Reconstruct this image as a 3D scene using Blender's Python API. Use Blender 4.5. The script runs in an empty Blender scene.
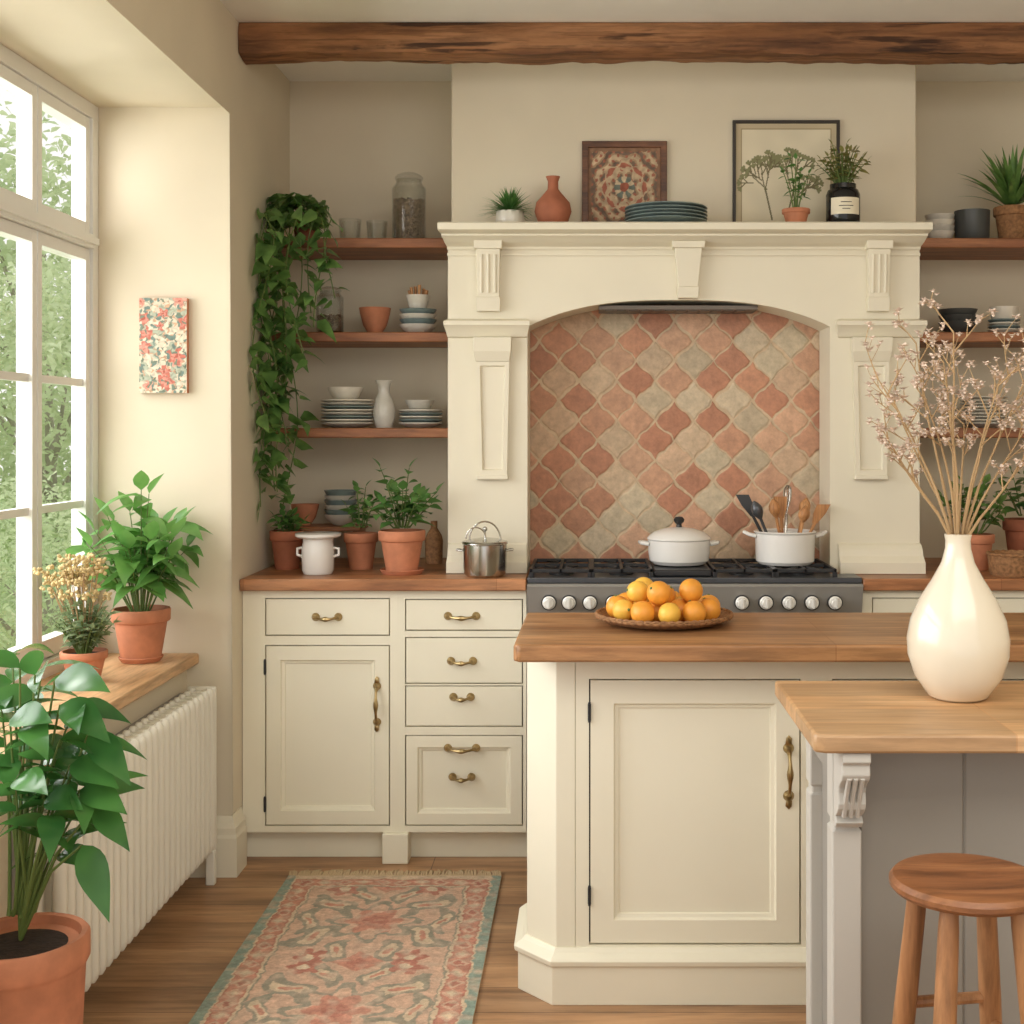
import bpy, bmesh, math, random
from mathutils import Vector, Matrix, noise
PI=math.pi
C=bpy.context.scene.collection
F=1300.0; VX=590.0; VY=430.0; H=1.38
def wx(px,D): return (px-VX)*D/F
def wz(py,D): return H+(VY-py)*D/F
def lin(c):
    c/=255.0
    return c/12.92 if c<=0.04045 else ((c+0.055)/1.055)**2.4
def S(r,g,b): return (lin(r),lin(g),lin(b))

# ---------------- materials ----------------
def newmat(name):
    m=bpy.data.materials.new(name); m.use_nodes=True
    nt=m.node_tree; b=nt.nodes['Principled BSDF']
    return m,nt,b
def mixrgb(nt,a,b,fac,mode='MIX'):
    n=nt.nodes.new('ShaderNodeMix'); n.data_type='RGBA'; n.blend_type=mode
    for s,v in ((n.inputs[0],fac),(n.inputs[6],a),(n.inputs[7],b)):
        if isinstance(v,(int,float)): s.default_value=v
        elif isinstance(v,tuple): s.default_value=(*v[:3],1)
        else: nt.links.new(v,s)
    return n.outputs[2]
def objco(nt,scale=(1,1,1),rot=(0,0,0)):
    t=nt.nodes.new('ShaderNodeTexCoord'); mp=nt.nodes.new('ShaderNodeMapping')
    mp.inputs['Scale'].default_value=scale; mp.inputs['Rotation'].default_value=rot
    nt.links.new(t.outputs['Object'],mp.inputs[0]); return mp.outputs[0]
def noisen(nt,co,scale,detail=3,rough=.5,dist=0):
    n=nt.nodes.new('ShaderNodeTexNoise'); n.inputs['Scale'].default_value=scale
    n.inputs['Detail'].default_value=detail; n.inputs['Roughness'].default_value=rough; n.inputs['Distortion'].default_value=dist
    nt.links.new(co,n.inputs['Vector']); return n.outputs[0]
def ramp(nt,f,stops):
    r=nt.nodes.new('ShaderNodeValToRGB'); e=r.color_ramp.elements
    while len(e)<len(stops): e.new(.5)
    for k,(p,c) in enumerate(stops): e[k].position=p; e[k].color=(*c,1)
    nt.links.new(f,r.inputs[0]); return r.outputs[0]
def bumpn(nt,b,h,strength,dist=.002):
    n=nt.nodes.new('ShaderNodeBump'); n.inputs['Strength'].default_value=strength; n.inputs['Distance'].default_value=dist
    nt.links.new(h,n.inputs['Height']); nt.links.new(n.outputs[0],b.inputs['Normal'])
def mat(name,col,rough=.5,metal=0,var=.08,scale=6,bump=0,bscale=60,coat=0,trans=0,spec=.5):
    m,nt,b=newmat(name); co=objco(nt)
    n=noisen(nt,co,scale)
    a=tuple(c*(1-var) for c in col); d=tuple(min(1,c*(1+var)) for c in col)
    nt.links.new(ramp(nt,n,[(.3,a),(.7,d)]),b.inputs['Base Color'])
    b.inputs['Roughness'].default_value=rough; b.inputs['Metallic'].default_value=metal
    b.inputs['Coat Weight'].default_value=coat; b.inputs['Transmission Weight'].default_value=trans
    b.inputs['Specular IOR Level'].default_value=spec
    if bump: bumpn(nt,b,noisen(nt,co,bscale,4),bump)
    return m
def leafmat(name,c1,c2,rough=.4,sc=14):
    m,nt,b=newmat(name); co=objco(nt)
    nt.links.new(ramp(nt,noisen(nt,co,sc,2),[(.3,c1),(.7,c2)]),b.inputs['Base Color'])
    b.inputs['Roughness'].default_value=rough
    t=nt.nodes.new('ShaderNodeBsdfTranslucent'); t.inputs[0].default_value=(*[min(1,x*1.6) for x in c2],1)
    mx=nt.nodes.new('ShaderNodeMixShader'); mx.inputs[0].default_value=.25
    nt.links.new(b.outputs[0],mx.inputs[1]); nt.links.new(t.outputs[0],mx.inputs[2])
    nt.links.new(mx.outputs[0],nt.nodes['Material Output'].inputs[0]); return m
def wood(name,c1,c2,c3,axis='x',rough=.45,grain=26,boards=None,bump=.15,seam=.45,cracks=False,lo=.66):
    m,nt,b=newmat(name)
    st=9.0
    sc={'x':(1/st,1,1),'y':(1,1/st,1),'z':(1,1,1/st)}[axis]
    co=objco(nt,sc)
    n1=noisen(nt,co,grain,6,.6,.6); n2=noisen(nt,co,grain*4,5,.65)
    col=ramp(nt,n1,[(.32,c1),(.5,c2),(.66,c3)])
    f=ramp(nt,n2,[(.36,(lo,)*3),(.56,(1.05,)*3)])
    col=mixrgb(nt,col,f,.9,'MULTIPLY')
    if cracks:
        n3=noisen(nt,objco(nt,(1/16,1,1)),grain*3.2,4,.5,.25)
        col=mixrgb(nt,col,ramp(nt,n3,[(.36,(.26,.23,.2)),(.41,(1,1,1))]),1.0,'MULTIPLY')
        n4=noisen(nt,objco(nt,(1/24,1,1)),grain*10,3,.5,.2)
        col=mixrgb(nt,col,ramp(nt,n4,[(.38,(.6,.56,.52)),(.46,(1,1,1))]),.8,'MULTIPLY')
    if boards:
        w,h=boards
        bco=objco(nt,(1,1,1),(0,0,0 if axis=='x' else PI/2))
        br=nt.nodes.new('ShaderNodeTexBrick'); nt.links.new(bco,br.inputs['Vector'])
        br.inputs['Scale'].default_value=1; br.inputs['Brick Width'].default_value=w; br.inputs['Row Height'].default_value=h
        br.inputs['Mortar Size'].default_value=.0016; br.inputs['Mortar Smooth'].default_value=.3; br.offset=.37; br.offset_frequency=1
        br.inputs['Color1'].default_value=(.74,.73,.72,1); br.inputs['Color2'].default_value=(1.14,1.13,1.11,1)
        br.inputs['Mortar'].default_value=(seam,seam*.9,seam*.8,1)
        col=mixrgb(nt,col,br.outputs['Color'],1.0,'MULTIPLY')
    nt.links.new(col,b.inputs['Base Color']); b.inputs['Roughness'].default_value=rough
    bumpn(nt,b,n2,bump,.004 if cracks else .002); return m
def vcol(name,rough=.6,bump=.0,bscale=300,coat=0,var=.0,vs=60):
    m,nt,b=newmat(name); a=nt.nodes.new('ShaderNodeVertexColor'); a.layer_name='Col'
    out=a.outputs[0]; co=objco(nt)
    if var:
        f=ramp(nt,noisen(nt,co,vs,5,.65),[(.3,(1-var,)*3),(.68,(1.04,)*3)]); out=mixrgb(nt,out,f,1.0,'MULTIPLY')
    nt.links.new(out,b.inputs['Base Color']); b.inputs['Roughness'].default_value=rough; b.inputs['Coat Weight'].default_value=coat
    if bump: bumpn(nt,b,noisen(nt,co,bscale,4),bump,.003)
    return m
def glassmat(name,tint=(.96,.97,.965),gl=.12):
    m=bpy.data.materials.new(name); m.use_nodes=True; nt=m.node_tree; nt.nodes.clear()
    o=nt.nodes.new('ShaderNodeOutputMaterial'); t=nt.nodes.new('ShaderNodeBsdfTransparent'); g=nt.nodes.new('ShaderNodeBsdfGlossy')
    t.inputs[0].default_value=(*tint,1); g.inputs['Roughness'].default_value=.05
    lw=nt.nodes.new('ShaderNodeLayerWeight'); lw.inputs[0].default_value=.35
    mt=nt.nodes.new('ShaderNodeMath'); mt.operation='MULTIPLY'; mt.inputs[1].default_value=gl*5; nt.links.new(lw.outputs['Facing'],mt.inputs[0])
    mx=nt.nodes.new('ShaderNodeMixShader'); nt.links.new(mt.outputs[0],mx.inputs[0])
    nt.links.new(t.outputs[0],mx.inputs[1]); nt.links.new(g.outputs[0],mx.inputs[2]); nt.links.new(mx.outputs[0],o.inputs[0]); return m

M={}
M['wall']=mat('wall_plaster',S(220,208,184),.9,var=.035,scale=3,bump=.08,bscale=25)
M['ceil']=mat('ceiling_paint',S(240,237,228),.95,var=.02)
M['cream']=mat('cream_paint',S(241,235,213),.45,var=.02,scale=4,bump=.03,bscale=40)
M['mantel']=mat('mantel_paint',S(229,221,199),.5,var=.025,scale=4,bump=.05,bscale=30)
M['white']=mat('window_paint',S(230,228,222),.45,var=.02)
M['grey']=mat('grey_paint',S(192,188,179),.5,var=.02)
M['greyshade']=mat('grey_shade_paint',S(148,143,134),.55,var=.02)  # darker copy of the grey paint, recess shade put into the colour
M['dark']=mat('gap_shade_paint',S(58,40,26),.8)  # dark brown standing in for shade inside the door gaps
M['rad']=mat('radiator_enamel',S(232,227,211),.35,var=.02)
M['floor']=wood('floor_wood',S(140,102,70),S(172,130,92),S(194,152,112),'x',.42,8,(1.35,.14),.15,.34)
M['top1']=wood('island_wood',S(146,100,62),S(178,130,86),S(200,152,106),'x',.42,11,(.9,.12),.1,.78)
M['top2']=wood('pale_wood',S(180,136,92),S(200,158,112),S(216,176,132),'x',.42,11,(1.1,.11),.08,.86,lo=.78)
M['top3']=wood('counter_wood',S(144,94,60),S(172,116,76),S(192,136,94),'x',.4,14,(.8,.09),.08,.75)
M['shelf']=wood('shelf_wood',S(122,74,46),S(154,98,62),S(176,118,78),'x',.5,16)
M['beam']=wood('beam_wood',S(104,66,42),S(142,96,60),S(170,122,84),'x',.85,7,None,1.0,cracks=True,lo=.52)
M['stool']=wood('stool_wood',S(106,66,38),S(140,90,55),S(164,112,72),'x',.42,14)
M['stoolleg']=wood('stool_leg_wood',S(136,90,55),S(168,118,76),S(188,138,94),'z',.45,14)
M['spoon']=wood('spoon_wood',S(150,100,58),S(186,130,80),S(208,154,102),'z',.6,30)
M['sill']=wood('sill_wood',S(176,134,92),S(204,162,116),S(220,180,136),'y',.45,12)
M['terra']=mat('terracotta',S(194,126,92),.8,var=.16,scale=18,bump=.15,bscale=90)
M['terrad']=mat('terracotta_dark',S(168,102,74),.8,var=.16,scale=18,bump=.15,bscale=90)
M['soil']=mat('soil',S(48,34,24),.95,var=.4,scale=60,bump=1,bscale=120)
M['brass']=mat('antique_brass',S(168,146,104),.3,metal=1,var=.2,scale=60)
M['iron']=mat('black_iron',S(38,38,40),.45,var=.1)
M['steel']=mat('steel',S(196,194,188),.2,metal=1,var=.05)
M['rangesteel']=mat('range_steel',S(152,149,144),.36,metal=.3,var=.05)
M['hob']=mat('hob_top',S(84,86,90),.3,metal=.4,var=.1)
M['knob']=mat('knob_chrome',S(236,234,228),.22,metal=.1,var=.03)
M['enamel']=mat('white_enamel',S(236,233,227),.18,var=.015,coat=.4)
M['ceramic']=mat('cream_ceramic',S(228,218,197),.22,var=.02,coat=.5)
M['plate']=mat('grey_glaze',S(205,200,188),.3,var=.08,scale=30,coat=.3)
M['plateb']=mat('blue_grey_glaze',S(118,134,132),.3,var=.15,scale=20,coat=.3)
M['platew']=mat('white_glaze',S(226,219,204),.3,var=.06,scale=30,coat=.3)
M['darkcer']=mat('charcoal_glaze',S(74,76,74),.4,var=.15)
M['wicker']=mat('wicker',S(150,108,70),.8,var=.35,scale=90,bump=1,bscale=160)
M['orange']=mat('orange_peel',S(238,160,58),.42,var=.12,scale=25,bump=.35,bscale=260)
M['lemon']=mat('lemon_peel',S(243,190,78),.42,var=.12,scale=25,bump=.3,bscale=220)
M['glass']=glassmat('clear_glass')
M['pane']=glassmat('window_glass',(.99,.99,.99),.01)
M['seed']=mat('seeds',S(122,104,84),.8,var=.6,scale=140,bump=1,bscale=180)
M['stemg']=mat('green_stem',S(98,118,58),.6)
M['bark']=mat('bark',S(158,154,138),.9,var=.2,bump=.6)
M['straw']=mat('dried_stem',S(176,146,106),.85)
M['blossom']=mat('dried_blossom',S(224,205,188),.9,var=.16,scale=50)
M['tanflower']=mat('dried_tan_flower',S(206,184,134),.9,var=.25,scale=60)
M['basil']=leafmat('bright_leaf',S(64,120,54),S(122,170,90))
M['vine']=leafmat('vine_leaf',S(44,84,38),S(122,160,88),.35,22)
M['big']=leafmat('glossy_leaf',S(30,76,38),S(78,128,62),.22,9)
M['herb']=leafmat('herb_leaf',S(60,106,52),S(106,148,78))
M['sage']=leafmat('sage_leaf',S(104,126,92),S(148,164,122),.7)
M['tree']=leafmat('tree_leaf',S(160,182,138),S(202,214,176),.9,2)
M['olive']=leafmat('olive_leaf',S(92,96,48),S(140,138,80),.7)
M['lawn']=mat('lawn',S(166,188,132),.95,var=.2,scale=3)
M['paper']=mat('label_paper',S(232,222,196),.8)
M['blackglass']=mat('dark_bottle_glass',S(26,26,26),.12,var=.1)
M['art']=vcol('painted_print',.7,.1,200)
M['rug']=vcol('rug_wool',.97,1.0,300,var=.3,vs=90)
M['tile']=vcol('terracotta_tile',.6,.9,70,var=.28,vs=40)
M['grout']=mat('grout',S(206,182,152),.95,var=.12,scale=40,bump=.4)
M['fringe']=mat('fringe_wool',S(196,172,138),.95)
M['frame']=mat('dark_frame',S(44,36,28),.5)
M['bframe']=wood('brown_frame',S(72,42,24),S(104,64,38),S(126,80,50),'x',.45,30)
M['vent']=mat('extractor_metal',S(96,86,76),.4,metal=.5)

# ---------------- mesh builder ----------------
def org(o):
    v=Vector((0,0,0))
    while o: v+=o.location; o=o.parent
    return v
class MB:
    def __init__(s): s.bm=bmesh.new()
    def V(s,p): return s.bm.verts.new(p)
    def Fc(s,vs):
        try: s.bm.faces.new(vs)
        except ValueError: pass
    def box(s,x0,x1,y0,y1,z0,z1):
        v=[s.V(p) for p in ((x0,y0,z0),(x1,y0,z0),(x1,y1,z0),(x0,y1,z0),(x0,y0,z1),(x1,y0,z1),(x1,y1,z1),(x0,y1,z1))]
        for f in ((3,2,1,0),(4,5,6,7),(0,1,5,4),(1,2,6,5),(2,3,7,6),(3,0,4,7)): s.Fc([v[i] for i in f])
        return s
    def loft(s,rings,cap0=True,cap1=True):
        R=[[s.V(p) for p in r] for r in rings]; n=len(R[0])
        for a,b in zip(R,R[1:]):
            for i in range(n): s.Fc([a[i],a[(i+1)%n],b[(i+1)%n],b[i]])
        if cap0: s.Fc(R[0][::-1])
        if cap1: s.Fc(R[-1])
        return s
    def rect(s,rings,cap0=True,cap1=True):
        return s.loft([[(a,y,c),(b,y,c),(b,y,d),(a,y,d)] for a,b,c,d,y in rings],cap0,cap1)
    def hrect(s,rings):
        return s.loft([[(a,c,z),(b,c,z),(b,d,z),(a,d,z)] for a,b,c,d,z in rings])
    def prism(s,poly,a,b,axis):
        def P(u,v,w): return {'x':(w,u,v),'y':(u,w,v),'z':(u,v,w)}[axis]
        return s.loft([[P(u,v,a) for u,v in poly],[P(u,v,b) for u,v in poly]])
    def lathe(s,prof,c=(0,0,0),n=32,ax='z',wob=None):
        rings=[]
        for k,(r,z) in enumerate(prof):
            def P(x,y):
                q=(x,y,z) if ax=='z' else ((x,-z,y) if ax=='y' else (z,x,y))
                return (q[0]+c[0],q[1]+c[1],q[2]+c[2])
            if r<1e-6: rings.append([s.V(P(0,0))])
            else: rings.append([s.V(P(r*math.cos(2*PI*i/n),r*math.sin(2*PI*i/n))) for i in range(n)])
        for a,b in zip(rings,rings[1:]):
            for i in range(n):
                j=(i+1)%n
                if len(a)==1 and len(b)==1: continue
                if len(a)==1: s.Fc([a[0],b[j],b[i]])
                elif len(b)==1: s.Fc([a[i],a[j],b[0]])
                else: s.Fc([a[i],a[j],b[j],b[i]])
        return s
    def tube(s,pts,r,n=7,cap=True):
        pts=[Vector(p) for p in pts]; rs=r if isinstance(r,(list,tuple)) else [r]*len(pts)
        rings=[]; up=None
        for i,p in enumerate(pts):
            d=(pts[min(i+1,len(pts)-1)]-pts[max(i-1,0)])
            if d.length<1e-9: d=Vector((0,0,1))
            d.normalize()
            if up is None:
                up=Vector((0,0,1)) if abs(d.z)<.9 else Vector((0,1,0))
            a=d.cross(up); 
            if a.length<1e-4: a=d.cross(Vector((1,0.1,0)))
            a.normalize(); b=a.cross(d).normalized(); up=b
            rings.append([p+(a*math.cos(2*PI*k/n)+b*math.sin(2*PI*k/n))*rs[i] for k in range(n)])
        return s.loft(rings,cap,cap)
    def ball(s,c,r,sub=2,sc=(1,1,1)):
        m=Matrix.Translation(c)@Matrix.Diagonal((sc[0],sc[1],sc[2],1))
        bmesh.ops.create_icosphere(s.bm,subdivisions=sub,radius=r,matrix=m); return s
    def leaf(s,p,d,L,W,droop=.3,fold=.25,n=4,pk=.7,lim=None,roll=0):
        p=Vector(p); d=Vector(d).normalized(); side=d.cross(Vector((0,0,1)))
        if side.length<.15: side=Vector((math.cos(roll),math.sin(roll),0))
        side.normalize()
        if roll: side=Matrix.Rotation(roll,3,d)@side
        nr=side.cross(d); prev=None
        for i in range(n+1):
            t=i/n; c=p+d*(L*t)-Vector((0,0,1))*(droop*L*t*t)
            w=W*.5*math.sin(PI*min(1,t**pk))*(1-.25*t) if 0<i<n else 0.0
            if w<1e-6: pts=[c]
            else: pts=[c-side*w+nr*fold*w,c,c+side*w+nr*fold*w]
            if lim: pts=[lim(q) for q in pts]
            cur=[s.V(q) for q in pts]
            if prev:
                if len(prev)==1: 
                    s.Fc([prev[0],cur[1],cur[0]]); s.Fc([prev[0],cur[2],cur[1]])
                elif len(cur)==1:
                    s.Fc([prev[0],prev[1],cur[0]]); s.Fc([prev[1],prev[2],cur[0]])
                else:
                    s.Fc([prev[0],prev[1],cur[1],cur[0]]); s.Fc([prev[1],prev[2],cur[2],cur[1]])
            prev=cur
        return s
    def build(s,name,m,parent=None,loc=(0,0,0),smooth=True,bevel=0,world=False,ang=35,rotz=0,norm=True):
        if world and parent: bmesh.ops.translate(s.bm,verts=s.bm.verts,vec=-org(parent))
        if norm: bmesh.ops.recalc_face_normals(s.bm,faces=s.bm.faces)
        me=bpy.data.meshes.new(name); s.bm.to_mesh(me); s.bm.free()
        if smooth:
            me.polygons.foreach_set('use_smooth',[True]*len(me.polygons)); me.set_sharp_from_angle(angle=math.radians(ang))
        me.materials.append(m if not isinstance(m,str) else M[m])
        o=bpy.data.objects.new(name,me); C.objects.link(o); o.parent=parent; o.location=loc; o.rotation_euler=(0,0,rotz)
        if bevel:
            b=o.modifiers.new('Bevel','BEVEL'); b.width=bevel; b.segments=2; b.limit_method='ANGLE'; b.angle_limit=math.radians(40)
        return o
def tag(o,label,cat,group=None):
    o['label']=label; o['category']=cat
    if group: o['group']=group
    return o
def struct(o): o['kind']='structure'; return o
def thing(name,label,cat,loc=(0,0,0),group=None,rotz=0):
    o=bpy.data.objects.new(name,None); C.objects.link(o); o.location=loc; o.rotation_euler=(0,0,rotz); o.empty_display_size=.05
    return tag(o,label,cat,group)
def copy_tree(o,parent=None):
    c=o.copy(); C.objects.link(c); c.parent=parent
    for ch in list(o.children): copy_tree(ch,c)
    return c
def colmesh(name,verts,faces,cols,m,parent=None,loc=(0,0,0),smooth=False):
    me=bpy.data.meshes.new(name); me.from_pydata(verts,[],faces)
    a=me.color_attributes.new('Col','FLOAT_COLOR','POINT')
    flat=[]
    for c in cols: flat.extend((c[0],c[1],c[2],1.0))
    a.data.foreach_set('color',flat)
    if smooth:
        me.polygons.foreach_set('use_smooth',[True]*len(me.polygons)); me.set_sharp_from_angle(angle=math.radians(40))
    me.materials.append(M[m]); o=bpy.data.objects.new(name,me); C.objects.link(o); o.parent=parent; o.location=loc; return o
def paint(name,w,h,nx,ny,fn,m,parent,loc,flat=False):
    V=[];Cc=[];Fs=[]
    for j in range(ny+1):
        for i in range(nx+1):
            u=i/nx; v=j/ny
            V.append(((u-.5)*w,v*h,0) if flat else ((u-.5)*w,0,v*h)); Cc.append(fn(u,v))
    for j in range(ny):
        for i in range(nx):
            a=j*(nx+1)+i; Fs.append((a,a+1,a+nx+2,a+nx+1))
    return colmesh(name,V,Fs,Cc,m,parent,loc)
def mixc(a,b,t): t=max(0,min(1,t)); return tuple(x*(1-t)+y*t for x,y in zip(a,b))

# ================= SETTING =================
ZC=2.67; WL=-1.111; YB=4.81; XR=2.4
mb=MB(); mb.box(-1.25,XR,-.6,4.9,-.05,0); struct(mb.build('floor','floor',smooth=False))
mb=MB(); mb.box(-1.7,XR+.1,-.6,4.95,ZC,ZC+.1); struct(mb.build('ceiling','ceil',smooth=False))
mb=MB(); mb.box(WL,XR,YB,4.95,0,ZC); struct(mb.build('wall_back','wall',smooth=False))
mb=MB(); mb.box(XR,XR+.1,-.6,4.95,0,ZC); struct(mb.build('wall_right','wall',smooth=False))
mb=MB(); mb.prism([(-.6,2.38),(4.03,2.38),(4.03,-.3),(4.95,-.3),(4.95,ZC),(-.6,ZC)],-1.583,WL,'x')
es=[e for e in mb.bm.edges if all(abs(v.co.x-WL)<1e-4 for v in e.verts) and (all(abs(v.co.y-4.03)<1e-4 for v in e.verts) or all(abs(v.co.z-2.38)<1e-4 for v in e.verts))]
bmesh.ops.bevel(mb.bm,geom=es,offset=.024,segments=4,affect='EDGES',profile=.5)
mb.box(-1.583,-1.25,-.6,4.03,-.3,.655)
struct(mb.build('wall_left','wall',ang=35))
mb=MB(); mb.prism([(4.81,.912),(4.52,.912),(4.52,1.985),(4.45,1.985),(4.45,ZC),(4.81,ZC)],-.475,1.118,'x')
struct(mb.build('wall_chimney','wall',bevel=.006))
mb=MB()
rg=[(.022,0),(.022,.12),(.018,.13),(.018,.15),(.01,.165),(.004,.185)]
mb.loft([[(-1.245,4.03-o,z),(WL+o,4.03-o,z),(WL+o,4.125,z),(WL+.0005,4.125,z),(WL+.0005,4.029,z),(-1.245,4.029,z)] for o,z in rg])
struct(mb.build('baseboard_left','mantel',smooth=False))

# beam
mb=MB(); nseg=200; rings=[]
for i in range(nseg+1):
    x=WL+.002+(XR-WL-.004)*i/nseg
    pr=[(4.105,2.572),(4.10,2.585),(4.098,2.605),(4.10,2.63),(4.104,2.65),(4.108,2.668),(4.22,2.668),(4.225,2.60),(4.22,2.572),(4.19,2.567),(4.15,2.566)]
    ring=[]
    for k,(y,z) in enumerate(pr):
        q=noise.noise(Vector((x*2.2,k*.6,0)))*.010+noise.noise(Vector((x*8,k*1.7,5)))*.007+noise.noise(Vector((x*25,k*2.9,9)))*.004
        ring.append((x,y+(q if k<5 else 0),z+(q if k in (0,1,8,9,10) else 0)))
    rings.append(ring)
mb.loft(rings); beam=mb.build('ceiling_beam','beam',ang=50)
tag(beam,'rough brown oak beam running across under the ceiling above the hood','beam')

# window
YW0,YW1=-.2,4.028; XG=-1.553
win=bpy.data.objects.new('window_1',None); C.objects.link(win); win.location=(XG,4.0,.7); struct(win)
def bar(mb,y0,y1,z0,z1,t=.03,off=0): mb.box(XG-t+off,XG+t+off,y0,y1,z0,z1)
mb=MB()
bar(mb,YW0,YW1-.0005,2.335,2.3785,.03); bar(mb,YW0,3.984,.69,.735,.04); bar(mb,3.985,YW1-.0005,.691,2.3345,.0295); bar(mb,YW0,3.984,1.934,1.975,.04); bar(mb,YW0,3.984,1.945,1.965,.05)
struct(mb.build('window_frame','white',win,world=True,smooth=False))
cols=[3.980,3.60,3.20,2.82,2.42,2.04,1.64,1.26,.86]
for i in range(0,len(cols)-1):
    y1=cols[i]; y0=cols[i+1]
    mb=MB()
    for (za,zb,nr) in ((.738,1.932,3),(1.977,2.333,1)):
        bar(mb,y0+.006,y0+.032,za,zb,.022); bar(mb,y1-.032,y1-.002,za,zb,.022)
        bar(mb,y0+.032,y1-.032,za,za+(.05 if nr==3 else .035),.0215); bar(mb,y0+.032,y1-.032,zb-.035,zb,.0215)
        for k in range(1,nr):
            z=za+.05+(zb-za-.09)*k/nr; bar(mb,y0+.032,y1-.032,z-.011,z+.011,.012)
    struct(mb.build('sash','white',win,world=True,smooth=False))
mb=MB(); mb.box(XG-.003,XG+.003,.86,3.98,.76,2.34); struct(mb.build('pane','pane',win,world=True,smooth=False))
mb=MB()
for yy in (3.2,2.42): bar(mb,yy-.02,yy+.02,.735,2.335,.028)
struct(mb.build('mullion','white',win,world=True,smooth=False))
mb=MB(); mb.box(-1.582,-1.21,-.3,4.027,.657,.690); struct(mb.build('window_sill','sill',win,world=True,bevel=.006))

# ================= EXTERIOR =================
mb=MB(); mb.box(-30,-1.6,-4,40,-.36,-.3); struct(mb.build('ground','lawn',smooth=False))
def shrub(seed,h,w,n,ls):
    r=random.Random(seed); mb=MB()
    for i in range(n):
        while True:
            p=Vector((r.uniform(-1,1),r.uniform(-1,1),r.uniform(-1,1)))
            if .35<p.length<1: break
        q=Vector((p.x*w,p.y*w,h*.56+p.z*h*.46)); q+=noise.noise_vector(q*1.6)*.22
        mb.leaf(q,(r.uniform(-1,1),r.uniform(-1,1),r.uniform(-.6,.6)),ls*r.uniform(.7,1.3),ls*.6,.3,.2,3,roll=r.uniform(-1,1))
    root=thing('garden_tree','x','tree')
    mb.build('crown','tree',root,norm=False)
    mb=MB(); mb.tube([(0,0,0),(.04,0,h*.3),(0,.03,h*.75)],[.07,.05,.02],8)
    for a in range(5): mb.tube([(0,0,h*.35+a*.08),(w*.6*math.cos(a*1.3),w*.6*math.sin(a*1.3),h*.7)],[.03,.01],6)
    mb.build('trunk','bark',root); return root
t0=shrub(1,3.0,1.0,7500,.08); t1=shrub(2,2.3,1.1,6500,.07)
spots=[(t0,-4.05,9.7,1.0,'pale green leafy tree seen through the middle of the window'),(t1,-2.95,6.9,.6,'low pale bush just outside the window beside the pier'),
(t0,-5.6,13.4,1.65,'tallest light green tree furthest back in the garden'),(t1,-6.9,9.4,1.0,'rounded green bush at the far left of the lawn'),
(t1,-4.9,6.6,.8,'broad bush on the lawn left of the window mullion')]
used=set()
for o,x,y,s,l in spots:
    c=copy_tree(o) if o.name in used else o
    used.add(o.name); c.location=(x,y,-.3); c.scale=(s,s,s); c.rotation_euler.z=x*3; c['label']=l; c['group']='trees and bushes outside the window'

# ================= CABINETS =================
def pull(parent,x,y,z,L,vert=False,m='brass'):
    mb=MB(); n=14; pts=[];rs=[]
    for i in range(n+1):
        t=i/n*2-1
        a=t*L/2; o=-.024*(1-abs(t)**3)-.004
        pts.append((0,o,a) if vert else (a,o,-.004*(1-t*t))); rs.append(.0040+.0045*math.exp(-(t*3.6)**2)+.003*math.exp(-((abs(t)-.88)*9)**2))
    mb.tube(pts,rs,8)
    for sg in (-1,1):
        c=(0,0,sg*L/2) if vert else (sg*L/2,0,0)
        mb.lathe([(0,.012),(.007,.011),(.011,.005),(.0135,.0)],c,14,'y')
        if vert: mb.ball((0,-.003,sg*(L/2+.018)),.009,1,(1,.5,1.6))
    o=mb.build('handle',m,parent); o.location=Vector((x,y,z))-org(parent); return o
def pdoor(name,parent,x0,x1,z0,z1,yf,w=.06,th=.018,m='cream',flat=False):
    mb=MB()
    rg=[(0,yf+th),(0,yf+.0015),(.0015,yf)]
    if not flat: rg+=[(w,yf),(w+.004,yf+.008),(w+.012,yf+.010),(w+.014,yf+.015)]
    mb.rect([(x0+a,x1-a,z0+a,z1-a,y) for a,y in rg])
    return mb.build(name,m,parent,world=True,smooth=False)
def facef(parent,x0,x1,z0,z1,y,th,ops,m='cream',name='face_frame'):
    xs=sorted({x0,x1}|{o[0] for o in ops}|{o[1] for o in ops}); zs=sorted({z0,z1}|{o[2] for o in ops}|{o[3] for o in ops})
    mb=MB()
    for a,b in zip(xs,xs[1:]):
        run=None
        for c,d in list(zip(zs,zs[1:]))+[(None,None)]:
            solid = c is not None and not any(o[0]<=(a+b)/2<=o[1] and o[2]<=(c+d)/2<=o[3] for o in ops)
            if solid: run=(run[0] if run else c,d)
            elif run: mb.box(a,b,y,y+th,*run); run=None
    return mb.build(name,m,parent,world=True,smooth=False)
def hinge(parent,x,y,z):
    mb=MB(); mb.lathe([(0,-.02),(.004,-.02),(.004,.02),(0,.02)],(x,y,z),8); mb.ball((x,y,z+.022),.004,1); mb.ball((x,y,z-.022),.004,1)
    mb.build('hinge','iron',parent,world=True)
YF=4.15; G=.0035
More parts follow.
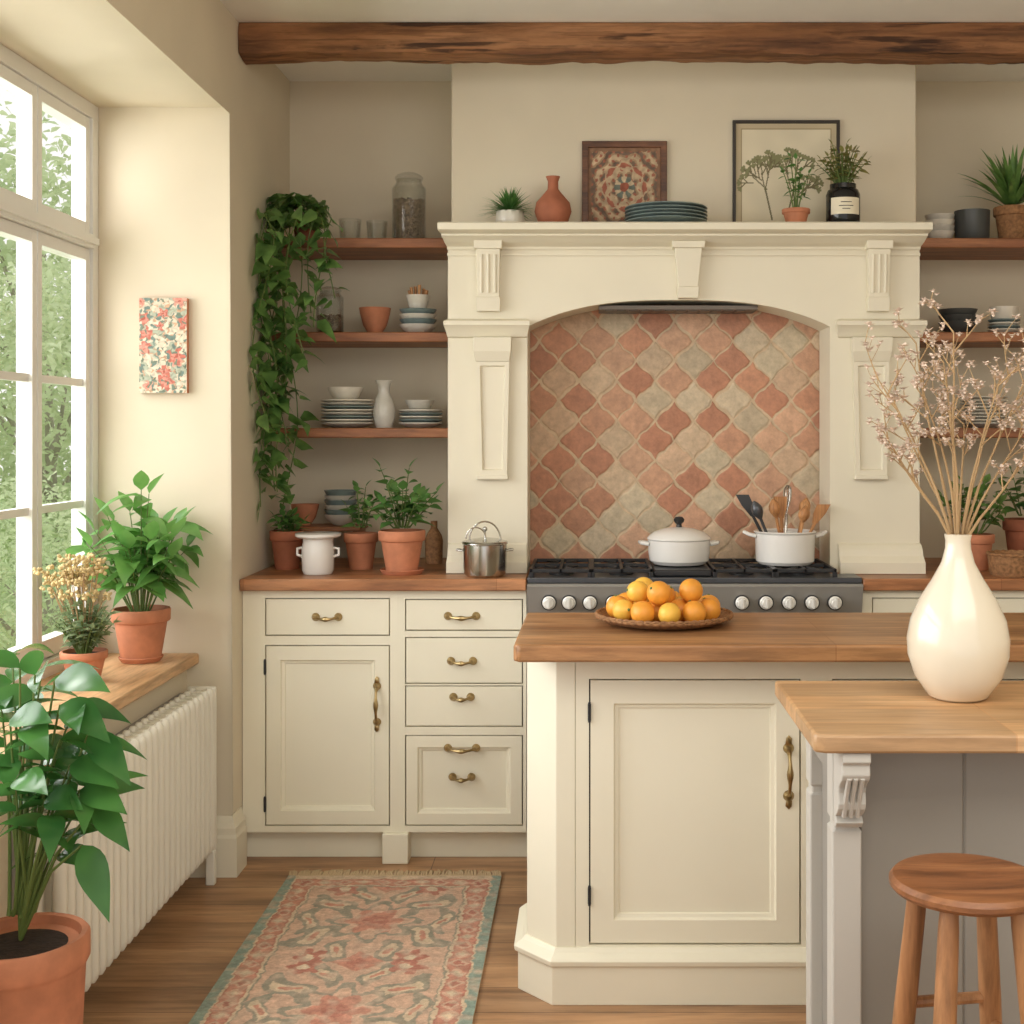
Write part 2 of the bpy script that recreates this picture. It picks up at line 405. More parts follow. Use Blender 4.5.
def base_unit(name,label,x0,x1,fronts):
    root=thing(name,label,'cabinet',((x0+x1)/2,4.45,0))
    mb=MB(); mb.box(x0,x1,YF+.02,4.79,.096,.869); mb.build('body','cream',root,world=True,smooth=False)
    mb=MB(); mb.box(x0,x1,4.205,4.22,0,.096); mb.build('toe_kick','cream',root,world=True,smooth=False)
    ops=[f[1:5] for f in fronts]
    facef(root,x0,x1,.096,.869,YF,.0195,ops)
    mb=MB()
    for o in ops: mb.box(o[0],o[1],YF+.0185,YF+.0198,o[2],o[3])
    mb.build('painted_gap_shade','dark',root,world=True,smooth=False)  # dark sheet behind the fronts, gap shade put in as colour
    for f in fronts:
        k,a,b,c,d,flat,hs=f
        dr=pdoor(k,root,a+G,b-G,c+G,d-G,YF+.0005,.036 if k=='drawer' else .045,.0175,flat=flat)
        for h in hs: pull(dr,h[0],YF,h[1],h[2],h[3])
        if k=='door': hinge(root,a,YF-.003,c+.07); hinge(root,a,YF-.003,d-.07)
    return root
X=lambda p:wx(p,YF); Z=lambda p:wz(p,YF)
base_unit('base_cabinet','cream base cabinet beside the pier with one drawer above a panelled door',WL+.002,X(397),[
 ('drawer',X(265),X(390),Z(636),Z(598),True,[(X(327),Z(617),.072,False)]),
 ('door',X(265),X(390),Z(826),Z(645),False,[(X(377),Z(704),.115,True)])])
base_unit('base_cabinet','cream base cabinet with a stack of drawers left of the range cooker',X(397),-.203,[
 ('drawer',X(405),X(523),Z(631),Z(599),True,[(X(462),Z(616),.09,False)]),
 ('drawer',X(405),X(523),Z(684),Z(637),True,[(X(462),Z(661),.07,False)]),
 ('drawer',X(405),X(523),Z(727),Z(685.5),True,[(X(462),Z(697),.055,False)]),
 ('drawer',X(405),X(523),Z(826),Z(735),False,[(X(462),Z(748),.09,False),(X(462),Z(777),.06,False)])])
mb=MB(); mb.hrect([(X(383),X(409),4.13,4.2,0),(X(383),X(409),4.13,4.2,.0955)])
tag(mb.build('plinth_block','cream',bevel=.003),'small cream foot block under the seam between the two left base cabinets','foot block')
base_unit('base_cabinet','cream base cabinet with drawers right of the range cooker behind the vase',.867,1.47,[
 ('drawer',.90,1.44,.72,.845,True,[(1.17,.785,.1,False)]),('drawer',.90,1.44,.42,.70,False,[(1.17,.56,.1,False)]),('drawer',.90,1.44,.12,.40,False,[(1.17,.27,.1,False)])])
mb=MB(); mb.box(WL+.001,-.202,4.115,4.808,.870,.908)
tag(mb.build('worktop','top3',bevel=.004),'orange brown wooden worktop over the left base cabinets below the open shelves','worktop')
mb=MB(); mb.prism([(.866,4.12),(1.53,4.12),(1.53,4.808),(.79,4.808),(.79,4.25),(.866,4.25)],.870,.908,'z')
tag(mb.build('worktop','top3',bevel=.004),'orange brown wooden worktop right of the range cooker under the right shelves','worktop')

# ================= RANGE =================
rg=thing('range_cooker','wide steel range cooker with black grates and a row of white knobs','range cooker',(.33,4.3,0))
RX0,RX1=-.199,.863
def lpoly(yf): return [(RX0,yf),(RX1,yf),(RX1,4.24),(.786,4.24),(.786,4.498),(RX0,4.498)]
mb=MB(); mb.prism(lpoly(4.14),.0,.893,'z'); mb.build('body','rangesteel',rg,world=True,smooth=False,bevel=.004)
mb=MB(); mb.prism(lpoly(4.12),.894,.912,'z'); mb.build('hob','hob',rg,world=True,bevel=.003)
mb=MB(); mb.prism([(4.14,.79),(4.125,.80),(4.105,.885),(4.112,.893),(4.14,.893)],RX0,RX1,'x'); mb.build('control_panel','rangesteel',rg,world=True,smooth=False)
for a,b in ((RX0+.02,.30),(.32,RX1-.02)):
    mb=MB(); mb.rect([(a,b,.18,.76,4.139),(a,b,.18,.76,4.122),(a+.05,b-.05,.26,.68,4.122),(a+.055,b-.055,.265,.675,4.128)]); d=mb.build('oven_door','hob',rg,world=True,smooth=False)
    mb=MB(); mb.tube([(a+.06,4.122,.72),(a+.06,4.08,.72),(b-.06,4.08,.72),(b-.06,4.122,.72)],.008); mb.build('handle','steel',d,world=True)
for px in (549,569,590,613,636,659,742,766,789,812,835):
    x=wx(px,4.11); mb=MB()
    mb.lathe([(0,0),(.021,0),(.021,.005),(.017,.007),(.0165,.026),(.013,.03),(0,.03)],(x,4.11,.834),18,'y'); mb.box(x-.0025,x+.0025,4.074,4.082,.820,.850)
    k=mb.build('knob','knob',rg,world=True)
    mb=MB(); mb.lathe([(0,-.002),(.0245,-.002),(.0245,.003),(0,.003)],(x,4.1105,.834),18,'y'); mb.build('bezel','iron',rg,world=True)
for i in range(5):
    a=RX0+.012+i*.195; b=a+.187
    if i==2: continue
    mb=MB()
    for (p,q) in (((a,4.14),(b,4.14)),((a,4.47),(b,4.47)),((a,4.14),(a,4.47)),((b,4.14),(b,4.47)),((a,4.305),(b,4.305)),(((a+b)/2,4.14),((a+b)/2,4.47))):
        mb.box(min(p[0],q[0])-.005,max(p[0],q[0])+.005,min(p[1],q[1])-.005,max(p[1],q[1])+.005,.926,.938)
    for cx_ in (a,b):
        for cy in (4.14,4.305,4.47): mb.box(cx_-.007,cx_+.007,cy-.007,cy+.007,.912,.928)
    for cy in (4.225,4.39):
        for q in range(4):
            an=q*PI/2+PI/4; c0=((a+b)/2+.02*math.cos(an),cy+.02*math.sin(an),.934); c1=((a+b)/2+.075*math.cos(an),cy+.075*math.sin(an),.932)
            mb.tube([c0,c1],.0045,6)
    mb.build('grate','iron',rg,world=True,bevel=.0015,smooth=False)
    for cy in (4.225,4.39):
        mb=MB(); mb.lathe([(0,0),(.04,0),(.04,.006),(.028,.008),(.028,.013),(0,.014)],((a+b)/2,cy,.9115),20); mb.build('burner','iron',rg,world=True)
a=RX0+.012+2*.195
mb=MB(); mb.box(a,a+.187,4.14,4.47,.912,.934); mb.build('griddle','iron',rg,world=True,bevel=.006)

# ================= MANTEL SURROUND =================
YS=4.30
X=lambda p:wx(p,YS); Z=lambda p:wz(p,YS)
mt=thing('hood_surround','cream carved mantel hood with arched opening framing the tiled splashback','mantel',(.31,4.4,.909))
xl,xr=-.207,.794; spr,cr=1.722,1.81; xc=(xl+xr)/2; hw=(xr-xl)/2
poly=[(-.470,.909),(-.470,1.985),(1.090,1.985),(1.090,.909),(xr,.909)]
for i in range(41):
    u=1-2*i/40; poly.append((xc+u*hw,spr+(cr-spr)*(1-abs(u)**2.8)))
poly.append((xl,.909))
mb=MB(); mb.prism(poly,YS,4.4985,'y'); mb.build('body','mantel',mt,world=True,smooth=True,ang=30)
prof=[(.0,1.975),(.008,1.975),(.012,1.985),(.04,1.995),(.06,2.005),(.075,2.012),(.075,2.018),(.10,2.022),(.115,2.026),(.118,2.046),(.112,2.051)]
mb=MB(); mb.hrect([(-.470+.0-o*.18,1.090+o*.12,YS-o,4.4495,z) for o,z in prof]); mb.build('mantel_shelf','mantel',mt,world=True,smooth=False,bevel=.002)
mb=MB(); mb.box(-.472,1.092,4.294,4.30,1.955,1.965); mb.build('frieze_moulding','mantel',mt,world=True,bevel=.002)
def corbel(px0,px1,py0,py1,dep=.05,flutes=3,taper=.12,name='corbel'):
    a,b=X(px0),X(px1); t=Z(py0); bt=Z(py1); w=(b-a)
    cb=MB(); 
    for (f0,f1,k) in ((0,.12,1.0),(.12,.80,.86),(.80,1,.95)):
        za=t-(t-bt)*f0; zb=t-(t-bt)*f1
        d0=dep*(1-.35*f0); d1=dep*(1-.35*f1); sh=w*taper*.5
        i0=w*(1-k)/2+sh*f0; i1=w*(1-k)/2+sh*f1
        cb.loft([[(a+i0,YS-d0*k,za),(b-i0,YS-d0*k,za),(b-i0,YS,za),(a+i0,YS,za)],[(a+i1,YS-d1*k,zb),(b-i1,YS-d1*k,zb),(b-i1,YS,zb),(a+i1,YS,zb)]])
    o=cb.build(name,'mantel',mt,world=True,smooth=False,bevel=.002)
    if flutes:
        fl=MB()
        for q in range(flutes):
            xx=a+w*(.26+.48*q/(flutes-1)); za=t-(t-bt)*.2; zb=t-(t-bt)*.74
            fl.tube([(xx,YS-dep*.86*.93-.001,za),(xx,YS-dep*.86*.74-.001,zb)],.0055,8)
        fl.build('flute','mantel',o,world=True)
corbel(475,503,242,312); corbel(864,890,242,312); corbel(671,704,243,299,.055,0,.35,'keystone')
def pil(px0,px1,cx0,cx1,pd):
    a,b=X(px0),X(px1)
    mb=MB(); rr=[(.0,Z(338)),(.012,Z(337)),(.02,Z(333)),(.03,Z(329)),(.036,Z(327)),(.04,Z(326)),(.04,Z(322)),(.034,Z(321)),(0,Z(319))]
    mb.hrect([(a-o*.35,b+o*.35,YS-o-.001,YS,z) for o,z in rr]); mb.build('capital','mantel',mt,world=True,smooth=False)
    c,d=X(cx0),X(cx1)
    mb=MB(); mb.hrect([(c+.004,d-.004,YS-.028,YS,Z(362)),(c-.002,d+.002,YS-.04,YS,Z(352)),(c-.004,d+.004,YS-.044,YS,Z(338))]);
    mb.build('cap_block','mantel',mt,world=True,smooth=False,bevel=.002)
    mb=MB(); t=Z(361); bt=Z(475); k=.012
    def rct(o,yy,top,bot): return [(c+k+o,yy,bot),(d-k-o,yy,bot),(d-.004-o*1.0,yy,top),(c+.004+o,yy,top)]
    mb.loft([rct(0,YS,t,bt),rct(0,YS-.024,t,bt),rct(.014,YS-.024,t-.016,bt+.016),rct(.018,YS-.014,t-.02,bt+.02)])
    mb.build('pilaster','mantel',mt,world=True,smooth=False)
    mb=MB(); mb.hrect([(c+k-.004,d-k+.004,YS-.03,YS,bt-.014),(c+k-.004,d-k+.004,YS-.03,YS,bt)]); mb.build('pilaster_foot','mantel',mt,world=True,smooth=False,bevel=.003)
    mb=MB(); rr=[(1,.9095),(1,.945),(.87,.952),(.62,.965),(.47,.985),(.4,.99),(.25,1.0),(0,1.006)]
    mb.hrect([(a-.004 if px0>600 else a-o*.006,b+(o*.004 if px0<600 else o*.006),YS-o*pd,YS,z) for o,z in rr]); mb.build('plinth','mantel',mt,world=True,smooth=False)
pil(449,526,475,511,.030); pil(839,920,851,889,.049)
mb=MB(); mb.box(.03,.56,4.335,4.49,1.782,1.795)
for i in range(12): mb.box(.05+i*.04,.08+i*.04,4.35,4.47,1.779,1.783)
mb.build('extractor_grille','vent',mt,world=True,smooth=False)

# tiles
def ogee(cx,cz,w,h,sc):
    N=8; am=.0034; pts=[]
    def edge(p,q,a_):
        out=[]; dx,dz=q[0]-p[0],q[1]-p[1]; L=math.hypot(dx,dz); nx,nz=-dz/L,dx/L
        for i in range(N):
            t=i/N; o=a_*math.sin(2*PI*t); out.append((p[0]+dx*t+nx*o,p[1]+dz*t+nz*o))
        return out
    R_,T,L_,B=(w/2,0),(0,h/2),(-w/2,0),(0,-h/2)
    for e in (edge(R_,T,-am),edge(T,L_,am),edge(L_,B,-am),edge(B,R_,am)): pts+=e
    return [(cx+x*sc,cz+z*sc) for x,z in pts]
tw,th_=.134,.138
V=[];Fs=[];Cs=[]
terr=[S(214,166,134),S(206,150,118),S(216,172,140),S(200,142,112),S(210,158,126),S(196,138,108)]
tans=[S(218,190,158),S(214,194,164),S(210,192,162),S(216,182,150),S(208,188,158)]
rt=random.Random(12)
z0=.93; last={}
for j in range(-1,17):
    for i in range(-4,12):
        cx_=xc+(i-3.5)*tw+(tw/2 if j%2 else 0); cz=z0+j*th_/2
        if cx_<xl-.09 or cx_>xr+.09 or cz>1.86: continue
        q_=2*i+(j%2); nb_=sum(last.get((j-1,q_+d),0) for d in (-1,1))
        tan=rt.random()<(.48 if nb_==0 else .26 if nb_==1 else .08); last[(j,q_)]=int(tan)
        c=rt.choice(tans if tan else terr); k=rt.uniform(.88,1.05); c=tuple(min(1,q*k) for q in c)
        ry=rt.uniform(-.0010,.0010); scj=rt.uniform(.968,1.0); jx=rt.uniform(-.002,.002); jz=rt.uniform(-.002,.002)
        rings=[]
        for sc,y in ((.965,4.513),(.945,4.5064+ry),(.90,4.5047+ry),(.78,4.5043+ry)):
            ids=[]
            for (x,z) in ogee(cx_+jx,cz+jz,tw,th_,sc*scj):
                n=noise.noise(Vector((x*45,z*45,1)))*.0055; n2=noise.noise(Vector((x*45,z*45,8)))*.0055
                ids.append(len(V)); V.append((x+n,y,max(.914,z+n2))); e=c if sc<.92 else mixc(c,S(208,184,154),.7); Cs.append(e)
            rings.append(ids)
        for a_,b_ in zip(rings,rings[1:]):
            for q in range(len(a_)): Fs.append((a_[q],a_[(q+1)%len(a_)],b_[(q+1)%len(b_)],b_[q]))
        ci=len(V); V.append((cx_,4.5042+ry,max(.914,cz))); Cs.append(tuple(q*.94 for q in c))
        for q in range(len(rings[-1])): Fs.append((rings[-1][q],rings[-1][(q+1)%32],ci))
bs=thing('tiled_splashback','terracotta and cream curved diamond tiles covering the wall behind the hob','splashback',(xc,4.515,.914))
V=[(x-xc,y-4.515,z-.914) for x,y,z in V]
colmesh('tiles',V,Fs,Cs,'tile',bs,smooth=True)
mb=MB(); mb.box(xl-.06,xr+.06,4.5072,4.5195,.914,1.85); mb.build('grout','grout',bs,world=True,smooth=False)

# ================= SHELVES =================
SH=[2.042,1.718,1.387]
for i,z in enumerate(SH):
    nm=['top','middle','lowest'][i]
    mb=MB(); mb.box(WL+.001,-.477,4.48,4.808,z-.034,z)
    tag(mb.build('wall_shelf','shelf',bevel=.004),nm+' wooden shelf in the left alcove between pier and hood','shelf','wooden shelves in the left alcove')
    mb=MB(); mb.box(1.120,XR-.001,4.48,4.808,z-.034,z)
    tag(mb.build('wall_shelf','shelf',bevel=.004),nm+' wooden shelf in the alcove right of the hood','shelf','wooden shelves in the right alcove')

# ================= MAIN ISLAND =================
YI=3.14
X=lambda p:wx(p,YI); Z=lambda p:wz(p,YI)
isl=thing('kitchen_island','cream kitchen island with chamfered corner and panelled door in front of the range','kitchen island',(.65,3.3,0))
def ipoly(d,x1=1.5): return [(-.082-.41*d,YI-d),(x1,YI-d),(x1,3.46),(-.156-d,3.46),(-.156-d,3.222-.41*d)]
bp=[(-.075,YI+.0205),(1.5,YI+.0205),(1.5,3.46),(-.150,3.46),(-.150,3.235)]
mb=MB(); mb.prism(bp,.13,.843,'z'); mb.build('body','cream',isl,world=True,smooth=False)
mb=MB(); mb.prism([(-.082,YI),(-.035,YI),(-.035,YI+.0204),(-.0755,YI+.0204),(-.1505,3.235),(-.1505,3.3),(-.156,3.3),(-.156,3.222)],.13,.843,'z')
mb.build('corner_post','cream',isl,world=True,smooth=False,bevel=.0025)
dx0,dx1=X(589),X(801); dz0,dz1=Z(945),Z(679)
ops=[(dx0,dx1,dz0,dz1),(.585,1.09,dz0,dz1)]
facef(isl,-.0345,1.5,.13,.843,YI+.0005,.0198,ops)
mb=MB()
for o in ops: mb.box(o[0],o[1],YI+.0195,YI+.0203,o[2],o[3])
mb.build('painted_gap_shade','dark',isl,world=True,smooth=False)  # dark backing paints the shade around the island doors
for k,o in enumerate(ops):
    d=pdoor('door',isl,o[0]+G,o[1]-G,o[2]+G,o[3]-G,YI+.0008,.056,.0185)
    pull(d,o[1]-.03 ,YI,Z(772),.115,True)
    hinge(isl,o[0]+.001,YI-.003,o[2]+.12); hinge(isl,o[0]+.001,YI-.003,o[3]-.08)
mb=MB(); mb.loft([[(x,y,z) for x,y in ipoly(d)] for z,d in ((0,.022),(.092,.022),(.096,.03),(.108,.032),(.113,.026),(.122,.012),(.131,.004))]); mb.build('plinth','cream',isl,world=True,smooth=False,bevel=.0015)
mb=MB(); 
mb.prism([(-.177+.012,2.995),(1.56,2.995),(1.56,3.53),(-.172,3.53),(-.177,3.01)],.844,.885,'z')
tag(mb.build('island_worktop','top1',bevel=.006),'brown plank wooden worktop on the main island holding the fruit plate','worktop')

# ================= NEAR ISLAND =================
ZN=.885
nb=thing('breakfast_bar','grey painted breakfast bar base with scrolled corbel behind the wooden stool','breakfast bar',(.95,2.33,0))
for (x,y) in ((.41,2.20),(.41,2.42),(1.36,2.20),(1.36,2.42)):
    mb=MB()
    mb.hrect([(x,x+.050,y,y+.05,0),(x,x+.050,y,y+.05,.70),(x+.004,x+.046,y+.004,y+.046,.705),(x+.004,x+.046,y+.004,y+.046,.715),(x,x+.050,y,y+.05,.72),(x,x+.050,y,y+.05,.853)])
    mb.build('post','grey',nb,world=True,smooth=False,bevel=.003)
mb=MB(); mb.box(.432,.440,2.25,2.42,.06,.853); mb.box(.418,.432,2.25,2.42,.78,.853); mb.box(.418,.432,2.25,2.42,.02,.12); mb.build('side_panel','greyshade',nb,world=True,smooth=False)
mb=MB()
for i in range(5):
    a=.462+i*.1797; mb.rect([(a,a+.1797,.02,.853,2.25),(a,a+.1797,.02,.853,2.234),(a+.004,a+.1757,.02,.853,2.230)])
mb.build('front_panel','greyshade',nb,world=True,smooth=False)
mb=MB(); mb.box(.462,1.36,2.46,2.47,.02,.853); mb.build('back_panel','grey',nb,world=True,smooth=False)
for x in (.412,1.362):
    pr=[(2.20,.853),(2.118,.853),(2.116,.838),(2.124,.832),(2.122,.815)]
    for i in range(9):
        t=i/8; pr.append((2.128+.058*t+.012*math.sin(t*PI*2),.806-.075*t))
    pr+=[(2.176,.722),(2.186,.712),(2.20,.712)]
    mb=MB(); mb.prism(pr,x,x+.046,'x'); c=mb.build('corbel','grey',nb,world=True,smooth=False,bevel=.002)
    mb=MB()
    for q in range(3): mb.tube([(x+.012+.011*q,2.126,.81),(x+.012+.011*q,2.15,.775),(x+.012+.011*q,2.17,.735)],.0045,6)
    mb.build('bead','grey',c,world=True)
mb=MB(); mb.prism([(.383,2.11),(1.5,2.11),(1.5,2.57),(.365,2.57),(.365,2.12)],.854,ZN,'z')
tag(mb.build('bar_worktop','top2',bevel=.005),'pale wooden worktop of the near breakfast bar under the cream vase','worktop')

# ================= STOOL =================
st=thing('bar_stool','round wooden stool with splayed legs standing in front of the breakfast bar','stool',(.577,1.985,0))
mb=MB(); mb.lathe([(0,.675),(.100,.675),(.113,.678),(.118,.684),(.118,.691),(.112,.698),(.10,.700),(.06,.697),(0,.696)],n=48); mb.build('seat','stool',st)
def legp(a,z):
    t=1-z/.676; q=.078+.075*t; return (q*math.cos(a),q*math.sin(a),z)
for i in range(4):
    a=PI/4+i*PI/2+.16
    mb=MB(); ts=[0,.05,.3,.6,.9,1]; rs=[.0135,.0155,.0175,.0165,.014,.012]
    mb.tube([legp(a,.676*(1-t)) for t in ts],rs,14); mb.build('leg','stoolleg',st)
for i in range(4):
    a=PI/4+i*PI/2+.16; b=a+PI/2
    for z in (.48-.04*(i%2),.22+.05*(i%2)):
        mb=MB(); mb.tube([legp(a,z),legp(b,z)],.009,10); mb.build('rung','stoolleg',st)

# ================= RADIATOR =================
rd=thing('radiator','cream column radiator standing under the wooden windowsill','radiator',(-1.18,3.4,0))
mb=MB(); n=25; y0,y1=2.80,3.95
for i in range(n):
    y=y0+(y1-y0)*(i+.5)/n; hwid=.0145
    for xx,hz in ((-1.151,.0155),(-1.203,.015)):
        mb.loft([[(xx+hz*k*math.cos(2*PI*(q+.5)/10),y+hwid*k*math.sin(2*PI*(q+.5)/10),z) for q in range(10)] for z,k in ((.102,.45),(.112,.85),(.128,1),(.574,1),(.590,.85),(.600,.45))])
    mb.box(-1.205,-1.150,y-.009,y+.009,.572,.594); mb.box(-1.205,-1.150,y-.009,y+.009,.108,.128)
mb.build('columns','rad',rd,world=True,ang=60)
mb=MB(); mb.tube([(-1.178,y0,.578),(-1.178,y1,.578)],.015,10); mb.tube([(-1.178,y0,.125),(-1.178,y1,.125)],.015,10); mb.build('header_pipe','rad',rd,world=True)
mb=MB(); mb.box(-1.224,-1.137,y1-.004,y1+.014,.10,.60); mb.build('end_panel','rad',rd,world=True,bevel=.006)
mb=MB(); mb.box(-1.2475,-1.235,y0,y1,.12,.58); mb.build('back_panel','greyshade',rd,world=True,smooth=False)
for yy in (y1-.014,y0+.06):
    mb=MB(); mb.box(-1.165,-1.137,yy,yy+.024,0,.105); mb.build('leg','rad',rd,world=True,bevel=.004)

# ================= RUG =================
RW,RL=.655,1.75
teal=S(128,162,150); cream=S(222,200,168); coral=S(206,134,112); red=S(188,108,90); peach=S(218,178,152); grn=S(142,142,124); pale=S(226,206,176)
def rugc(u,v):
    x0_=(u-.5)*RW; y0_=v*RL
    x=x0_+noise.noise(Vector((x0_*14,y0_*14,11)))*.011+noise.noise(Vector((x0_*60,y0_*60,4)))*.007; y=y0_+noise.noise(Vector((x0_*14,y0_*14,21)))*.011+noise.noise(Vector((x0_*60,y0_*60,14)))*.007
    e=min(RW/2-abs(x),y,RL-y)
    n=noise.noise(Vector((x*40,y*40,0)))
    if e<.028 and RW/2-abs(x)<.028: c=teal
    elif e<.034: c=cream
    elif e<.088:
        s=(y if RW/2-abs(x)<min(y,RL-y) else x)
        p=abs(((s*17)%1)-.5)*2; q=abs((e-.061)/.027)
        c=coral
        if p+q<.95: c=peach
        if p+q<.5: c=pale if int(s*17)%2 else red
        if q>.86: c=red
    elif e<.096: c=cream
    elif e<.101: c=grn
    else:
        c=peach
        per=.56; yy=((y+.02)%per)-per/2
        sx=.88; X_=x*sx; Y_=yy*.82
        r=math.hypot(X_,Y_*.95); th=math.atan2(Y_,X_)
        for (cx_,cy,ro,a,b) in ((.12,.10,.8,.085,.034),(.13,-.09,-.8,.085,.034),(.055,.165,1.3,.06,.026),(.06,-.17,-1.3,.06,.026),(.165,.0,1.57,.08,.022)):
            dx=abs(X_)-cx_; dy=Y_-cy; xx=dx*math.cos(ro)+dy*math.sin(ro); y2=-dx*math.sin(ro)+dy*math.cos(ro)
            y2+=.014*math.sin(xx*50)
            q=(xx/a)**2+(y2/b)**2
            if q<1: c=grn
            if q<.35: c=cream
            if q<.08: c=coral
        if r<.100*(1+.22*math.cos(8*th)): c=grn
        if r<.080*(1+.25*math.cos(8*th)): c=peach
        if r<.058*(1+.25*math.cos(6*th)): c=coral
        if r<.03: c=red
        d2=math.hypot(abs(X_)-.115,abs(Y_)-.205)
        if d2<.034*(1+.3*math.cos(5*math.atan2(abs(Y_)-.205,abs(X_)-.115))): c=red
        if d2<.014: c=pale
        d3=abs(X_)/.06+abs(abs(Y_)-.23)/.05
        if d3<1: c=coral
        if d3<.5: c=red
    t=.5+.5*noise.noise(Vector((x*9,y*9,3))); t3=max(0,noise.noise(Vector((x*30,y*30,31)))*1.9)
    c=mixc(c,S(212,184,160),.16+.28*t*t+.48*t3)
    return tuple(max(0,q*(1+.24*n)) for q in c)
rug=thing('rug','worn coral and grey green patterned rug with teal edges on the wooden floor','rug',(-.60,2.25,0))
mb=MB(); mb.box(-RW/2,RW/2,0,RL,.001,.0085); mb.build('backing','fringe',rug,smooth=False)
paint('pile',RW,RL,240,620,rugc,'rug',rug,(0,0,.0095),True)
mb=MB(); r=random.Random(3)
for i in range(130):
    x=-RW/2+RW*(i+.5)/130; a=r.uniform(-.014,.014); l=r.uniform(.035,.07)
    mb.tube([(x,RL-.002,.007),(x+a*.4,RL+l*.45,.013),(x+a,RL+l,.004)],[.003,.0036,.0018],5)
o=mb.build('fringe','fringe',rug); o['kind']='stuff'

# ================= POTS & PLANTS =================
def potmesh(root,r,h,m,soil=True,rim=True,name='pot'):
    mb=MB()
    if rim: pr=[(0,0),(.70*r,0),(.72*r,.01),(.92*r,.74*h),(1.0*r,.75*h),(1.03*r,.77*h),(1.04*r,.97*h),(1.01*r,h),(.93*r,h),(.90*r,.9*h),(.88*r,.86*h),(0,.86*h)]
    else: pr=[(0,0),(.8*r,0),(.95*r,.15*h),(r,.5*h),(.96*r,h),(.9*r,h),(.88*r,.88*h),(0,.88*h)]
    mb.lathe(pr,n=36); mb.build(name,m,root,ang=50)
    if soil:
        mb=MB(); mb.lathe([(.875*r,.87*h),(.5*r,.885*h),(0,.89*h)],n=20); mb.build('soil','soil',root)
def saucer(root,r,m='terra'):
    mb=MB(); mb.lathe([(0,0),(r*.9,0),(r*1.05,.014),(r*1.0,.016),(r*.88,.007),(0,.007)],n=32); mb.build('saucer',m,root)
def bush(root,z0,h,spread,ns,nl,L,W,m,seed,lim=None,stem='stemg',pk=.7,sr=.003,droop=.3,cx=0,cy=0,lean=(0,0),roundy=True,up=.2,t0=.28,vs=.15):
    r=random.Random(seed); lf=MB(); sm=MB()
    for i in range(ns):
        a=i*2.4+r.uniform(-.3,.3); f=math.sqrt((i+.5)/ns)*spread; hh=h*(1-.45*(f/spread)**2 if roundy else 1)*r.uniform(1.05-1.5*vs,1.05)
        tip=Vector((cx+f*math.cos(a)+lean[0],cy+f*math.sin(a)+lean[1],z0+hh)); b=Vector((cx+.15*f*math.cos(a),cy+.15*f*math.sin(a),z0))
        mid=(tip+b)/2+Vector((-.1*f*math.cos(a),-.1*f*math.sin(a),hh*.12))
        pts=[]
        for k in range(7):
            t=k/6; q=b*(1-t)**2+mid*2*t*(1-t)+tip*t*t
            if lim: q=lim(q)
            pts.append(q)
        sm.tube(pts,[sr*(1-.6*k/6) for k in range(7)],5)
        for k in range(nl):
            t=t0+(1-t0)*(k+.5)/nl; q=b*(1-t)**2+mid*2*t*(1-t)+tip*t*t
            if lim: q=lim(q)
            an=a+k*2.3+r.uniform(-.5,.5)
            sz=r.uniform(.65,1.2)
            lf.leaf(q,(math.cos(an),math.sin(an),up+r.uniform(-.25,.35)),L*sz,W*sz,droop,.22,5,pk,lim,roll=r.uniform(-.5,.5))
        an=a; lf.leaf(pts[-1],(math.cos(an)*.5,math.sin(an)*.5,.8),L*.8,W*.8,.2,.25,5,pk,lim)
    lf.build('foliage',m,root,norm=False,ang=80); sm.build('stems',stem,root)
def limiter(loc,xmin=None,xmax=None,ymax=None,zmin=None,ymin=None):
    def f(p):
        q=Vector(p); 
        if xmin is not None: q.x=max(q.x,xmin-loc[0]+.001*abs(math.sin(p[1]*900)))
        if xmax is not None: q.x=min(q.x,xmax-loc[0])
        if ymax is not None: q.y=min(q.y,ymax-loc[1]-.001*abs(math.sin(p[0]*900)))
        if ymin is not None: q.y=max(q.y,ymin-loc[1])
        if zmin is not None: q.z=max(q.z,zmin-loc[2])
        return q
    return f
def lift(root,dz,names):
    for c in root.children:
        if c.name.split('.')[0] in names: c.location.z+=dz
loc=(wx(141,3.88),3.88,.691)
p=thing('potted_plant','bushy bright green plant in a terracotta pot on the windowsill beside the pier','potted plant',loc)
saucer(p,.062)
potmesh(p,.082,.15,'terra'); bush(p,.13,.40,.17,21,6,.118,.066,'basil',21,limiter(loc,xmin=-1.515,ymin=3.70,ymax=4.005,zmin=.83),up=.2,droop=.55,pk=.75,t0=.35,vs=.25); lift(p,.007,('pot','soil'))
loc=(wx(84,3.56),3.56,.691)
p=thing('potted_plant','small terracotta pot of grey green foliage and dried tan flowers nearest the window','potted plant',loc)
potmesh(p,.060,.085,'terra'); lma=limiter(loc,xmin=-1.51,ymax=3.69)
bush(p,.07,.16,.085,46,9,.036,.016,'sage',22,lma,stem='stemg')
r=random.Random(4); fl=MB(); sm=MB()
for i in range(30):
    a=r.uniform(0,2*PI); q=r.uniform(.01,.085); tp=lma(Vector((-.025+q*math.cos(a),.0+q*math.sin(a),r.uniform(.23,.34))))
    sm.tube([(0,0,.07),(tp[0]*.4,tp[1]*.4,.15),tuple(tp)],[.002,.0018,.0012],5)
    for k in range(14): 
        s_=lma(tp+Vector((r.uniform(-.024,.024),r.uniform(-.02,.02),r.uniform(-.008,.012)))); fl.ball(s_,r.uniform(.004,.007),1)
fl.build('flower_heads','tanflower',p); sm.build('flower_stems','straw',p)
